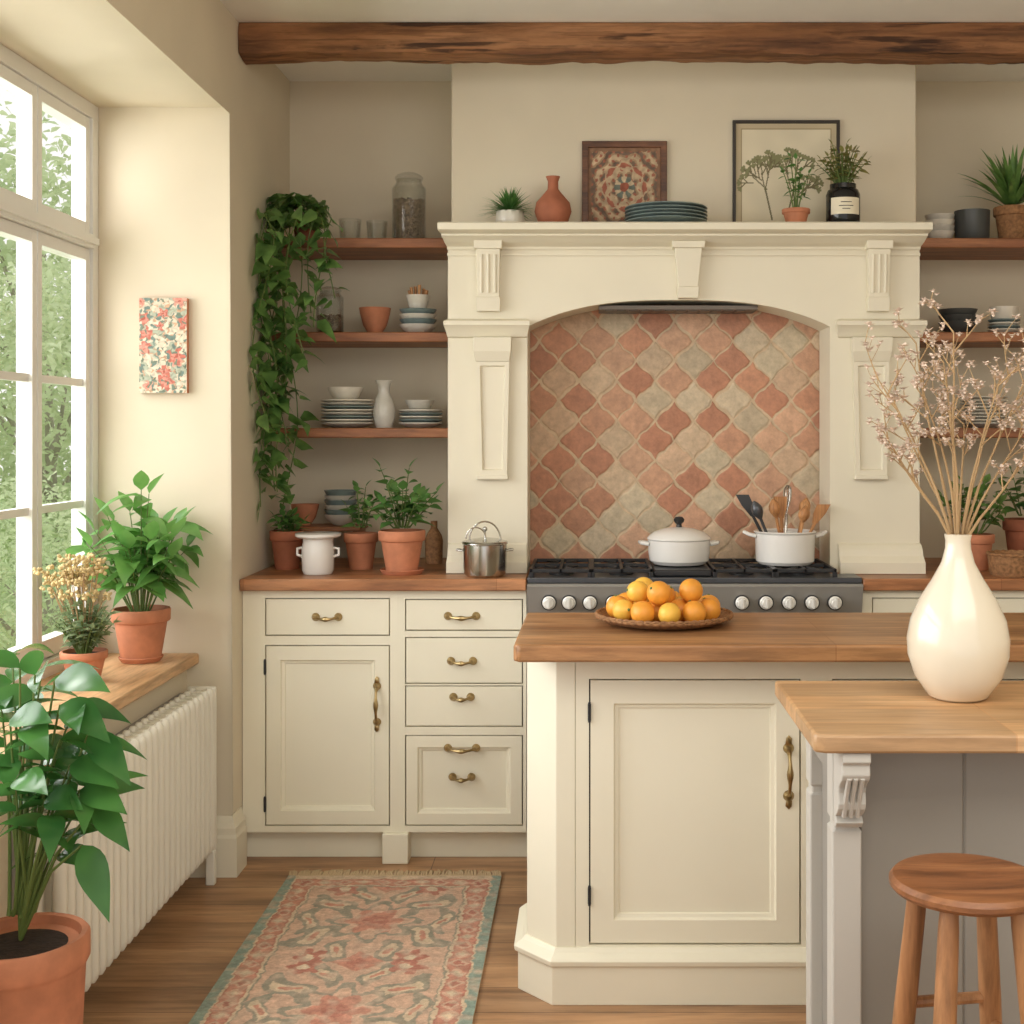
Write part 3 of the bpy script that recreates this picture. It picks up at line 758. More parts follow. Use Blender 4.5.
# floor plant
loc=(-1.095,2.50,0)
p=thing('potted_plant','large glossy green plant in a tall terracotta floor pot in the left corner','potted plant',loc)
mb=MB(); mb.lathe([(0,0),(.085,0),(.095,.04),(.112,.22),(.118,.345),(.122,.352),(.126,.36),(.126,.402),(.121,.408),(.110,.406),(.106,.39),(0,.38)],n=48); mb.build('pot','terra',p,ang=50)
mb=MB(); mb.lathe([(.106,.385),(.06,.392),(0,.395)],n=24); mb.build('soil','soil',p)
lf=MB(); sm=MB(); r=random.Random(8); lm=limiter(loc,xmin=-1.20,zmin=.45)
def S2(px,py,y=2.5): return Vector((wx(px,y)-loc[0],y-loc[1],wz(py,y)))
tips=[((42,668),-.02),((12,655),.05),((75,708),-.08),((60,740),-.12),((92,742),.02),((25,725),-.10),((80,795),-.1),((92,790),.05),((30,695),.12),((15,780),-.14),((52,815),-.12),((0,700),0),((40,765),.1),((72,835),.0),((5,760),-.05),((62,775),-.02)]
for k,((px,py),dy) in enumerate(tips):
    T=S2(px,py,2.5+dy); b=Vector((r.uniform(-.02,.02),r.uniform(-.02,.02),.39)); mid=Vector((T.x*.35,T.y*.35,.39+(T.z-.39)*.65))
    pts=[lm(b*(1-t)**2+mid*2*t*(1-t)+T*t*t) for t in [i/8 for i in range(9)]]
    sm.tube(pts,[.0042-.0026*i/8 for i in range(9)],7)
    for q in range(6):
        i=[8,8,7,7,6,6][q]; a=(-.9+[0,1.5,-1.5,2.4,-2.4,.8][q]+r.uniform(-.5,.5))
        L=r.uniform(.08,.13)
        lf.leaf(pts[i],(math.cos(a),math.sin(a),r.uniform(.0,.65)),L,L*.50,r.uniform(.2,.6),.16,9,.80,lm,roll=r.uniform(-.8,.8))
for (px,py,L,ax,az) in ((55,680,.14,1,.3),(20,668,.12,-.6,.5),(88,735,.12,.8,-.3),(80,790,.12,.9,.1),(94,808,.10,.8,-.3),(82,845,.12,.6,-.7),(35,675,.10,.1,.8),(60,705,.13,.9,-.1),(10,720,.13,.8,.4),(45,800,.12,.7,.3),(70,765,.12,1,.1)):
    lf.leaf(S2(px,py,2.40),(ax,-.45,az),L,L*.54,.35,.16,9,.80,lm,roll=.7)
    sm.tube([(0,0,.40),tuple(S2(px,py,2.42)*.5+Vector((0,0,.24))),tuple(S2(px,py,2.40))],[.004,.003,.002],6)
lf.build('foliage','big',p,norm=False,ang=80); sm.build('stems','stemg',p)

# hanging vine
loc=(-1.0,4.575,SH[0]+.0005)
p=thing('trailing_plant','long trailing green vine hanging from the left end of the top shelf','trailing plant',loc)
potmesh(p,.05,.075,'terrad')
lf=MB(); sm=MB(); r=random.Random(17); lm=limiter(loc,xmin=WL+.006)
ends=[1.12,1.20,1.36,1.30,1.16,1.08,1.44,1.58,1.74,1.42,1.70,1.14,1.82]
for i in range(13):
    x=[-1.095,-1.080,-1.07,-1.05,-1.035,-1.02,-1.0,-.970,-.930,-1.09,-.90,-1.06,-.87][i]
    zend=ends[i]; yv=4.36+r.uniform(-.10,.07)
    pts=[Vector((0,-.03,.07)),Vector(((x-loc[0])*.5,-.09,.11+r.uniform(0,.04))),lm(Vector((x-loc[0],yv+.01-loc[1],.05)))]
    z=-.02; ph=r.uniform(0,6); amp=r.uniform(.018,.038)
    while z+loc[2]>zend:
        xx=(x-loc[0])+amp*math.sin(z*8+ph); yy=yv-loc[1]+.014*math.sin(z*11+i*2)
        pts.append(lm(Vector((xx,yy,z)))); z-=.050
    sm.tube(pts,.002,5)
    for k,q in enumerate(pts[1:]):
        for w in range(2 if r.random()<.8 else 1):
            a=r.uniform(PI,2*PI) if r.random()<.75 else r.uniform(0,PI)
            L=r.uniform(.040,.080); s0=q+Vector((r.uniform(-.022,.022),r.uniform(-.02,.01),r.uniform(-.02,.02)))
            if s0.z<.05: s0.y=min(s0.y,4.46-loc[1])
            lml=limiter(loc,xmin=WL+.006,ymax=4.472 if s0.z<.02 else None)
            lf.leaf(lml(s0),(math.cos(a),math.sin(a)*.8,r.uniform(-.7,.4)),L,L*.82,.45,.15,5,.55,lml,roll=r.uniform(-1.,1.))
lmt=limiter(loc,xmin=WL+.006,xmax=-.912,ymax=4.79,zmin=2.06)
for i in range(120):
    a=r.uniform(PI*.9,2.1*PI); q=r.uniform(.02,.12); s0=Vector((q*math.cos(a)*.9-.01,-.06+q*math.sin(a)*.8,r.uniform(.03,.14)))
    lf.leaf(s0,(math.cos(a),math.sin(a),r.uniform(-.3,.5)),.062,.052,.4,.15,5,.55,lmt,roll=r.uniform(-.8,.8))
lf.build('foliage','vine',p,norm=False,ang=80); sm.build('stems','stemg',p)

# ---------- crockery helpers ----------
def plateprof(r): return [(0,0),(.55*r,0),(.62*r,.002),(.95*r,.013),(r,.015),(.985*r,.0185),(.93*r,.0165),(.6*r,.0055),(0,.004)]
def bowlprof(r,h): return [(0,0),(.42*r,0),(.45*r,.06*h),(.75*r,.35*h),(.95*r,.8*h),(r,h),(.965*r,h),(.90*r,.8*h),(.70*r,.38*h),(.38*r,.1*h),(0,.09*h)]
ORD=['bottom','second','third','fourth','fifth','sixth','seventh','eighth','ninth']
def stack(kind,r,n,loc,pitch,mats,where,h=.05):
    first={}
    for i in range(n):
        mk=mats[i%len(mats)]
        pos='topmost' if i==n-1 else (ORD[i]+' from bottom' if i else 'bottom')
        l=(loc[0],loc[1],loc[2]+.0005+i*pitch)
        if mk not in first:
            mb=MB(); mb.lathe(plateprof(r) if kind=='plate' else bowlprof(r,h),n=36); o=mb.build(kind,mk,ang=60); first[mk]=o
        else: o=first[mk].copy(); C.objects.link(o)
        o.location=l; tag(o,'%s %s in the stack %s'%(pos,kind,where),kind,'%ss in the stack %s'%(kind,where))
    return loc[2]+(n-1)*pitch
def single(name,prof,m,loc,label,cat,n=36,ang=50):
    mb=MB(); mb.lathe(prof,n=n); o=mb.build(name,m,loc=loc,ang=ang); return tag(o,label,cat)
YA=4.62
X=lambda p,y=YA:wx(p,y)
s1,s2,s3=[z+.0005 for z in SH]
def tumbler(px,r,h,label,y=YA):
    single('drinking_glass',[(0,0),(r*.85,0),(r,h),(r*.94,h),(r*.80,.006),(0,.006)],'glass',(X(px,y),y,s1),label,'glass')
tumbler(350,.040,.085,'clear tumbler next to the trailing vine on the top left shelf'); tumbler(377,.038,.078,'clear tumbler beside the big lidded jar on the top left shelf')
def jar(px,r,h,z,label,m='seed',y=YA,fill=.75):
    t=thing('storage_jar',label,'jar',(X(px,y),y,z))
    mb=MB(); mb.lathe([(0,0),(.96*r,0),(r,.01),(r,.78*h),(.75*r,.86*h),(.75*r,.9*h),(.71*r,.9*h),(.71*r,.86*h),(.94*r,.77*h),(.94*r,.012),(0,.008)],n=32); mb.build('glass_body','glass',t)
    mb=MB(); mb.lathe([(0,.9*h+.0005),(.82*r,.9*h+.0005),(.84*r,.93*h),(.7*r,.97*h),(.4*r,h),(0,h)],n=28); mb.build('lid','glass' if m=='seed' else 'spoon',t)
    rr=random.Random(int(px)); mb=MB()
    mb.lathe([(0,.009),(.90*r,.011),(.90*r,fill*h-.006),(0,fill*h-.004)],n=28)
    for k in range(260):
        a=rr.uniform(0,2*PI); zz=rr.uniform(.014,fill*h); q=.88*r
        mb.ball((q*math.cos(a),q*math.sin(a),zz),rr.uniform(.003,.005),1)
    for k in range(60):
        a=rr.uniform(0,2*PI); q=.86*r*math.sqrt(rr.random()); mb.ball((q*math.cos(a),q*math.sin(a),fill*h-.003),.005,1)
    o=mb.build('contents',m,t); o['kind']='stuff'
jar(409,.060,.25,s1,'tall glass jar with dark seeds and glass lid on the top left shelf',fill=.62)
jar(330,.048,.17,s2,'glass jar half hidden by the vine on the middle left shelf','seed',fill=.4)
single('bowl',bowlprof(.056,.095),'terra',(X(375),YA,s2),'terracotta bowl standing alone on the middle left shelf','bowl')
zt=stack('bowl',.066,4,(X(418),YA,s2),.018,['platew','plateb'],'under the spice cup, middle left shelf',.035)
t=thing('spice_cup','small cream cup of wooden scoops on top of the bowls on the middle left shelf','cup',(X(418),YA,zt+.036))
mb=MB(); mb.lathe([(0,0),(.03,0),(.042,.045),(.044,.05),(.04,.05),(.034,.012),(0,.008)],n=28); mb.build('cup','platew',t)
mb=MB()
for a in range(7): mb.tube([(.02*math.cos(a),.02*math.sin(a),.01),(.032*math.cos(a),.032*math.sin(a),.068+.008*(a%3))],[.004,.006],6)
mb.build('scoops','spoon',t)
zt=stack('plate',.092,8,(X(349),YA-.03,s3),.0115,['plate','platew','plateb'],'under the cream bowl, lowest left shelf')
single('bowl',bowlprof(.062,.055),'platew',(X(347),YA-.03,zt+.008),'cream bowl sitting on the tall plate stack on the lowest left shelf','bowl')
single('jug',[(0,0),(.028,0),(.037,.03),(.040,.06),(.030,.10),(.020,.125),(.022,.15),(.030,.168),(.026,.168),(.016,.15),(.014,.125),(0,.12)],'plate',(X(385.5),YA-.03,s3),'slim grey white vase between the two plate stacks on the lowest left shelf','vase')
zt=stack('plate',.078,5,(X(420),YA+.02,s3),.0115,['platew','plateb'],'under the small grey bowl, lowest left shelf')
single('bowl',bowlprof(.052,.045),'plate',(X(419),YA+.02,zt+.008),'small grey bowl on the short plate stack on the lowest left shelf','bowl')
ZK=.9085; YK=4.36
def X2(p,y=YK): return wx(p,y)
loc=(X2(287,4.42),4.42,ZK); p=thing('potted_plant','dark terracotta pot with a small green plant at the left end of the worktop','potted plant',loc)
potmesh(p,.056,.13,'terrad'); bush(p,.11,.09,.06,9,5,.05,.03,'herb',31,limiter(loc,xmin=WL+.01,zmin=1.03))
t=thing('canister','white ceramic canister with wide flat lid and side lugs on the left worktop','canister',(X2(318,4.27),4.27,ZK))
mb=MB(); mb.lathe([(0,0),(.046,0),(.052,.012),(.053,.08),(.049,.105),(.05,.118),(0,.118)],n=32); mb.build('body','enamel',t)
mb=MB(); mb.lathe([(0,.1185),(.066,.1185),(.074,.124),(.075,.132),(.07,.134),(0,.134)],n=36); mb.build('lid','enamel',t)
for sg in(-1,1):
    mb=MB(); mb.tube([(sg*.051,0,.085),(sg*.068,0,.082),(sg*.068,0,.062),(sg*.052,0,.056)],.005,8); mb.build('lug','enamel',t)
loc=(X2(361,4.42),4.42,ZK); p=thing('potted_plant','squat terracotta pot with sprigs between the white canister and the taller herb','potted plant',loc)
potmesh(p,.056,.122,'terra'); bush(p,.10,.19,.06,7,5,.05,.032,'herb',33,limiter(loc,zmin=1.05))
loc=(X2(402,4.27),4.27,ZK); p=thing('potted_plant','terracotta pot on a saucer with leafy herb on the left worktop','potted plant',loc)
saucer(p,.07); potmesh(p,.074,.135,'terra'); lift(p,.0075,('pot','soil'))
bush(p,.13,.24,.13,15,6,.065,.046,'herb',35,limiter(loc,zmin=1.06),up=.15,vs=.35)
t=thing('wooden_riser','low wooden riser at the back of the left worktop holding the stacked cups','riser',(X(328,4.66),4.66,ZK))
mb=MB(); mb.box(-.13,.13,-.09,.09,.115,.13); mb.build('top','shelf',t,bevel=.003)
for a in (-.12,.105):
    mb=MB(); mb.box(a,a+.015,-.085,.085,0,.115); mb.build('side','shelf',t,smooth=False)
zt=stack('bowl',.060,6,(X(341,4.66),4.66,ZK+.1305),.017,['plate','plateb'],'on the riser on the left worktop',.04)
single('bowl',bowlprof(.050,.075),'terra',(X(305,4.66),4.66,ZK+.131),'terracotta bowl on the riser behind the white canister','bowl')
single('bottle',[(0,0),(.03,0),(.032,.08),(.027,.10),(.012,.125),(.012,.15),(0,.15)],'wicker',(X(434,4.6),4.6,ZK),'brown bottle behind the herb at the foot of the hood','bottle')
t=thing('stock_pot','polished steel pot with looped wire handles on the left worktop beside the hob','pot',(X2(485,4.193),4.193,ZK)); t.scale=(.92,.92,.98)
mb=MB(); mb.lathe([(0,0),(.062,0),(.072,.008),(.076,.03),(.077,.105),(.081,.108),(.079,.112),(.073,.110),(.072,.03),(0,.02)],n=40); mb.build('body','steel',t)
mb=MB(); mb.lathe([(.081,.1125),(.078,.116),(.05,.123),(.015,.127),(0,.127)],n=40); mb.build('lid','steel',t)
mb=MB(); mb.tube([(.055*math.cos(a),.0,.118+.062*math.sin(a)) for a in [PI*i/14 for i in range(15)]],.003,7)
mb.tube([(-.03+.035*math.cos(a),-.02,.124+.038*math.sin(a)) for a in [PI*i/12 for i in range(13)]],.0025,7)
mb.tube([(.0,0,.126),(.0,0,.15)],.004,7); mb.ball((0,0,.155),.009,2); mb.build('top_handle','steel',t)
for sg in(-1,1):
    mb=MB(); mb.tube([(sg*.076,-.02,.085),(sg*.098,-.015,.088),(sg*.098,.015,.088),(sg*.076,.02,.085)],.0035,7); mb.build('side_handle','steel',t)

# ---------- hob pots ----------
ZH=.9385
t=thing('casserole','white enamel casserole with domed lid and dark knob on the hob','casserole',(wx(679,4.30),4.30,ZH))
mb=MB(); mb.lathe([(0,0),(.085,0),(.098,.012),(.102,.04),(.102,.078),(.105,.082),(.098,.082),(.095,.04),(.08,.01),(0,.006)],n=44); mb.build('body','enamel',t)
mb=MB(); mb.lathe([(.106,.0825),(.104,.088),(.085,.104),(.05,.116),(.015,.121),(0,.121)],n=44); l=mb.build('lid','enamel',t)
mb=MB(); mb.lathe([(0,.1212),(.010,.1212),(.008,.130),(.016,.138),(.018,.146),(.012,.154),(0,.156)],n=20); mb.build('knob','iron',l)
for sg in(-1,1):
    mb=MB(); mb.tube([(sg*.100,-.028,.066),(sg*.125,-.02,.070),(sg*.130,0,.071),(sg*.125,.02,.070),(sg*.100,.028,.066)],.0065,8); mb.build('handle','enamel',t)
SPX=wx(785,4.30)
t=thing('saucepan','white enamel pan full of wooden utensils at the right of the hob','saucepan',(SPX,4.30,ZH))
mb=MB(); mb.lathe([(0,0),(.086,0),(.096,.010),(.099,.10),(.104,.106),(.100,.109),(.094,.104),(.091,.012),(0,.006)],n=44); mb.build('body','enamel',t)
for sg in(-1,1):
    mb=MB(); mb.tube([(sg*.098,-.022,.092),(sg*.12,-.018,.097),(sg*.135,0,.104),(sg*.12,.018,.097),(sg*.098,.022,.092)],.006,8); mb.build('handle','enamel',t)
def utensil(kind,ax,ay,L,m,label,bx=0,by=0):
    d=Vector((ax,ay,1)).normalized(); b=Vector((bx,by,.012)); mb=MB()
    if kind=='spoon':
        mb.tube([b,b+d*L*.75],.0052,7); 
        pts=[b+d*(L*.70+L*.30*k/6) for k in range(7)]; mb.tube(pts,[.005,.012,.018,.0195,.018,.012,.003],10)
    elif kind=='spatula':
        mb.tube([b,b+d*L*.7],.0052,7); q=b+d*L*.66; e=b+d*L
        mb.loft([[q+Vector(v) for v in ((-.008,-.003,0),(.008,-.003,0),(.008,.003,0),(-.008,.003,0))],[q*.5+e*.5+Vector(v) for v in ((-.02,-.002,0),(.02,-.002,0),(.02,.002,0),(-.02,.002,0))],[e+Vector(v) for v in ((-.022,-.0015,0),(.022,-.0015,0),(.022,.0015,0),(-.022,.0015,0))]])
    else:
        mb.tube([b,b+d*L*.6],.005,7); q=b+d*L*.6
        for k in range(6):
            an=k*PI/6; pts=[]
            for i in range(13):
                s_=i/12; hh=L*.4*math.sin(PI*s_)**.6 if 0<s_<1 else 0
                ww=.022*math.cos(PI*s_)*math.sin(PI*s_)**.5 if 0<s_<1 else 0
                pts.append(q+d*hh+Vector((math.cos(an)*ww,math.sin(an)*ww,0)))
            mb.tube(pts,.0013,5)
    o=mb.build(kind,m,loc=(SPX,4.30,ZH)); tag(o,label,'utensil','utensils standing in the white pan'); return o
utensil('spatula',-.50,.1,.24,'iron','black spatula leaning furthest left in the white pan',-.03,.02)
utensil('spoon',-.42,-.12,.215,'hob','dark grey ladle spoon leaning left in the white pan',-.028,-.03)
utensil('spoon',-.2,-.1,.21,'spoon','wooden spoon leaning slightly left in the white pan',-.008,-.045)
utensil('spatula',-.06,.0,.21,'spoon','upright flat wooden spatula in the white pan',-.004,.0)
utensil('whisk',.08,.22,.25,'steel','wire whisk standing at the back of the white pan',.004,.04)
utensil('spoon',.24,.1,.21,'spoon','wooden spoon leaning slightly right in the white pan',.028,.01)
utensil('spatula',.48,-.02,.205,'spoon','wooden spatula leaning furthest right in the white pan',.036,-.018)
utensil('spoon',.16,-.2,.19,'spoon','short wooden spoon at the front of the white pan',.025,-.05)

# ---------- mantel items ----------
ZM=2.0515; YM=4.33
X3=lambda p,y=YM:wx(p,y)
loc=(X3(510),YM,ZM); p=thing('potted_plant','small spiky grey green plant in a pale pot at the left end of the mantel','potted plant',loc)
potmesh(p,.048,.055,'platew',rim=False)
r=random.Random(9); lf=MB(); lm=limiter(loc,xmax=-.19,ymax=4.44,zmin=2.09)
for i in range(280):
    a=r.uniform(0,2*PI); e=r.uniform(.1,1.45); lf.leaf((0,0,.05),(math.cos(a)*math.cos(e),math.sin(a)*math.cos(e),math.sin(e)),r.uniform(.08,.13),.007,.25,.1,3,lim=lm)
lf.build('foliage','herb',p,norm=False)
single('vase',[(0,0),(.03,0),(.05,.02),(.062,.055),(.056,.085),(.03,.115),(.018,.13),(.017,.155),(.024,.172),(.018,.172),(.012,.155),(.012,.13),(0,.12)],'terrad',(X3(553),YM,ZM),'terracotta bud vase on the mantel beside the spiky plant','vase')
def frame(name,label,px0,px1,py0,y,m,w,fn,nx=110,bottom=ZM):
    a,b=wx(px0,y),wx(px1,y); z1=wz(py0,y); W=b-a; Hh=z1-bottom
    t=thing(name,label,'picture',((a+b)/2,y,bottom))
    mb=MB(); mb.rect([(-W/2,W/2,0,Hh,.0155),(-W/2,W/2,0,Hh,.001),(-W/2+.002,W/2-.002,.002,Hh-.002,0),(-W/2+w-.002,W/2-w+.002,w-.002,Hh-w+.002,0),(-W/2+w,W/2-w,w,Hh-w,.008)]); mb.build('frame',m,t,smooth=False)
    paint('print',W-2*w+.001,Hh-2*w+.001,nx,int(nx*Hh/W),fn,'art',t,(0,.0072,w)); return t
def rosette(u,v):
    x=(u-.5)*2; y=(v-.5)*2; x+=.04*noise.noise(Vector((x*8,y*8,5))); y+=.04*noise.noise(Vector((x*8,y*8,15)))
    r=math.hypot(x,y); th=math.atan2(y,x)
    n=noise.noise(Vector((x*9,y*9,0)))
    c=S(158,128,98)
    k=math.sin(r*19+1.2*math.cos(8*th))
    if k>.4: c=S(188,164,132)
    if k<-.5: c=S(112,92,76)
    if math.sin(x*26)*math.sin(y*26)>.5: c=S(160,96,74)
    q=math.cos(8*th)*.5+.5
    if abs(r-.55)<.13*q+.03: c=S(186,160,128)
    if abs(r-.55)<.07*q: c=S(160,94,72)
    if r<.28: c=S(106,112,100) if math.cos(6*th)>0 else S(196,174,142)
    if r<.12: c=S(150,84,62)
    if max(abs(x),abs(y))>.9: c=S(132,98,74)
    return tuple(max(0,a*(1+.4*n)) for a in c)
frame('framed_print','ornate rosette print in a brown wooden frame on the mantel behind the plates',582,667,141,4.434,'bframe',.022,rosette)
segs=[]
rr=random.Random(2)
def twig(x,y,a,L,dep):
    x2=x+L*math.cos(a); y2=y+L*math.sin(a); segs.append((x,y,x2,y2,.0055 if dep else .008,0))
    if dep<3:
        for s_ in (-.6,.0,.6): twig(x+(x2-x)*rr.uniform(.5,1),y+(y2-y)*rr.uniform(.5,1),a+s_*rr.uniform(.7,1.3),L*.60,dep+1)
    else:
        for e in (-.8,0,.8):
            a2=a+e; segs.append((x2,y2,x2+.03*math.cos(a2),y2+.03*math.sin(a2),.011,1))
twig(.36,.10,1.80,.30,0); twig(.50,.10,1.30,.33,0)
def botan(u,v):
    c=S(222,210,182)
    m_=min(u,v,1-u,1-v)
    if m_<.05: c=S(192,176,144)
    if .05<m_<.058: c=S(158,140,108)
    c=tuple(q*(1+.08*noise.noise(Vector((u*5,v*5,0)))) for q in c)
    for x0,y0,x1,y1,w,k in segs:
        if u<min(x0,x1)-.02 or u>max(x0,x1)+.02 or v<min(y0,y1)-.02 or v>max(y0,y1)+.02: continue
        dx,dy=x1-x0,y1-y0; t=max(0,min(1,((u-x0)*dx+(v-y0)*dy)/(dx*dx+dy*dy+1e-9)))
        if math.hypot(u-x0-dx*t,v-y0-dy*t)<w: return S(112,104,72) if not k else S(134,132,92)
    return c
frame('framed_print','botanical sprig print in a thin dark frame at the right of the mantel',733,840,120,4.434,'frame',.011,botan,nx=190)
YP=4.315; zt=stack('plate',.138,5,(wx(666,YP),YP,ZM),.0115,['plateb'],'on the mantel before the ornate print')
loc=(X3(796,4.30),4.30,ZM); p=thing('potted_plant','tiny terracotta pot with a leafy sprig in front of the botanical print','potted plant',loc)
potmesh(p,.045,.058,'terra'); bush(p,.05,.21,.055,6,7,.036,.018,'herb',41,limiter(loc,ymax=4.42),vs=.35)
loc=(X3(843,4.30),4.30,ZM); p=thing('bottle_vase','dark glass jar with a pale label holding olive foliage on the mantel','vase',loc)
mb=MB(); mb.lathe([(0,0),(.052,0),(.056,.006),(.056,.105),(.05,.12),(.043,.125),(.043,.14),(.038,.14),(.038,.12),(0,.11)],n=36); mb.build('jar','blackglass',p)
mb=MB(); mb.loft([[(.0567*math.cos(a),.0567*math.sin(a),z) for z in (.035,.09)] for a in [PI*1.2+PI*.6*i/14 for i in range(15)]],False,False); mb.build('label','paper',p)
mb=MB()
for zz,w_ in ((.074,.22),(.062,.3),(.052,.16)): mb.tube([(.0572*math.cos(a),.0572*math.sin(a),zz) for a in [PI*1.5-w_*1.4+w_*2.8*i/8 for i in range(9)]],.0012,5)
mb.build('label_marks','iron',p)
bush(p,.12,.16,.085,24,7,.036,.016,'olive',43,limiter(loc,ymax=4.41,zmin=2.16))

# ---------- right alcove ----------
stack('bowl',.052,4,(wx(938,YA)+.006,YA,s1),.02,['platew','plate'],'at the left of the top right shelf',.04)
single('cup',[(0,0),(.052,0),(.060,.01),(.062,.115),(.057,.115),(.055,.012),(0,.01)],'darkcer',(wx(972,YA),YA,s1),'charcoal pot beside the strappy plant on the top right shelf','pot')
loc=(wx(1012,YA-.02),YA-.02,s1); p=thing('potted_plant','strappy green plant in a woven pot on the top right shelf','potted plant',loc)
potmesh(p,.062,.125,'wicker'); r=random.Random(12); lf=MB(); lm=limiter(loc,ymax=4.80,zmin=2.17)
for i in range(60):
    a=r.uniform(0,2*PI); e=r.uniform(.6,1.5); lf.leaf((0,0,.11),(math.cos(a)*math.cos(e),math.sin(a)*math.cos(e),math.sin(e)),r.uniform(.22,.36),.024,.3,.2,6,.6,lm)
lf.build('foliage','vine',p,norm=False)
stack('bowl',.068,3,(wx(958,YA),YA,s2),.022,['darkcer'],'of dark bowls, middle right shelf',.045)
zt=stack('plate',.056,4,(wx(1004,YA),YA,s2),.0115,['platew','plateb'],'under the cream cup, middle right shelf')
single('cup',[(0,0),(.034,0),(.044,.01),(.05,.055),(.046,.055),(.04,.012),(0,.01)],'platew',(wx(1004,YA),YA,zt+.0085),'cream cup on the plates on the middle right shelf','cup')
stack('plate',.082,9,(wx(984,YA),YA,s3),.0115,['plate','platew'],'behind the dried flowers, lowest right shelf')
loc=(wx(975,4.40),4.40,ZK); p=thing('potted_plant','terracotta pot with dark leafy plant on the right worktop behind the vase','potted plant',loc)
potmesh(p,.062,.12,'terra'); bush(p,.11,.19,.13,14,6,.07,.045,'vine',51,limiter(loc,zmin=1.03,xmin=1.125,xmax=1.385))
loc=(wx(1024,4.56),4.56,ZK); p=thing('potted_plant','taller terracotta pot at the right edge of the right worktop','potted plant',loc)
potmesh(p,.070,.16,'terrad'); bush(p,.14,.2,.1,8,5,.07,.045,'herb',52,limiter(loc,zmin=1.08,xmin=1.39))
t=thing('basket','low woven wicker basket at the front of the right worktop','basket',(wx(1014,4.22),4.22,ZK))
mb=MB(); mb.lathe([(0,0),(.07,0),(.078,.02),(.082,.05),(.084,.068),(.08,.072),(.074,.066),(.07,.01),(0,.008)],n=40); mb.build('body','wicker',t)
mb=MB(); mb.tube([(.083*math.cos(a),.083*math.sin(a),.070+.002*math.sin(a*20)) for a in [2*PI*i/60 for i in range(61)]],.005,6,False); mb.build('rim','wicker',t)

# ---------- wall canvas ----------
def floral(u,v):
    c=S(220,206,182); x=u; y=v*2
    r_=random.Random(77)
    x+=.05*noise.noise(Vector((x*12,y*12,1))); y+=.05*noise.noise(Vector((x*12,y*12,31)))
    n=noise.noise(Vector((x*18,y*18,0)))
    if noise.noise(Vector((x*5+9,y*5,2)))>.12: c=S(174,178,156)
    if noise.noise(Vector((x*9+3,y*9,7)))>.2: c=S(112,132,122)
    if noise.noise(Vector((x*14+3,y*14,17)))>.28: c=S(200,160,128)
    for k in range(15):
        cx_=r_.random(); cy=r_.random()*2; rad=r_.uniform(.08,.16); ph=r_.random()*6; th=math.atan2(y-cy,x-cx_); d=math.hypot(x-cx_,y-cy)
        if d<rad*(1+.28*math.cos(5*th+ph)): c=S(198,112,94) if k%3 else S(218,158,138)
        if d<rad*.62*(1+.3*math.cos(5*th+ph+1)): c=S(214,142,124)
        if d<rad*.25: c=S(180,90,72)
    if noise.noise(Vector((x*11,y*11,47)))>.34: c=S(116,128,108)
    return tuple(max(0,q*.92*(1+.4*n)) for q in c)
ca,cb_=wx(139.5,4.01),wx(187,4.01); cz0,cz1=wz(393,4.01),wz(298,4.01)
t=thing('canvas_painting','small floral canvas hanging on the pier beside the window','picture',((ca+cb_)/2,4.008,cz0))
mb=MB(); mb.box(-(cb_-ca)/2,(cb_-ca)/2,0,.0215,0,cz1-cz0); mb.build('canvas','terra',t,smooth=False,bevel=.001)
paint('print',cb_-ca,cz1-cz0,80,160,floral,'art',t,(0,-.0006,0))

# ---------- fruit ----------
FX,FY=wx(664,3.335),3.335
t=thing('wicker_plate','round woven plate heaped with citrus fruit on the island','plate',(FX,FY,.8855))
mb=MB(); mb.lathe([(0,0),(.12,0),(.15,.006),(.172,.018),(.176,.022),(.172,.025),(.148,.012),(.12,.006),(0,.005)],n=64)
mb.build('base','wicker',t)
mb=MB()
for k in range(2):
    mb.tube([((.173)*math.cos(a),(.173)*math.sin(a),.0225+.003*math.sin(a*28+k*PI)) for a in [2*PI*i/180 for i in range(181)]],.0045,6,False)
mb.build('braided_rim','wicker',t)
R0=.0305; pos=[]
cand=[(.119*math.cos(2*PI*i/11+.2),.115*math.sin(2*PI*i/11+.2)) for i in range(11)]+[(.053*math.cos(2*PI*i/5+.5),.053*math.sin(2*PI*i/5+.5)) for i in range(5)]
n1=len(cand)
def settle(x,y):
    z=.006+R0
    for (a,b,c_) in pos:
        d=math.hypot(x-a,y-b)
        if d<2*R0+.001: z=max(z,c_+math.sqrt((2*R0+.001)**2-d*d))
    if math.hypot(x,y)>.11: z=max(z,.0085+R0)
    return z
for x,y in cand: pos.append((x,y,settle(x,y)))
for gx,gy in ((-.088,-.012),(-.03,-.076),(-.05,.052),(-.02,-.012),(.045,-.055)):   # let each upper fruit roll to its lowest nearby rest
    best=min(((settle(gx+i*.004,gy+j*.004),gx+i*.004,gy+j*.004) for i in range(-5,6) for j in range(-5,6) if math.hypot(gx+i*.004,gy+j*.004)<.10))
    pos.append((best[1],best[2],best[0]))
protoF={}
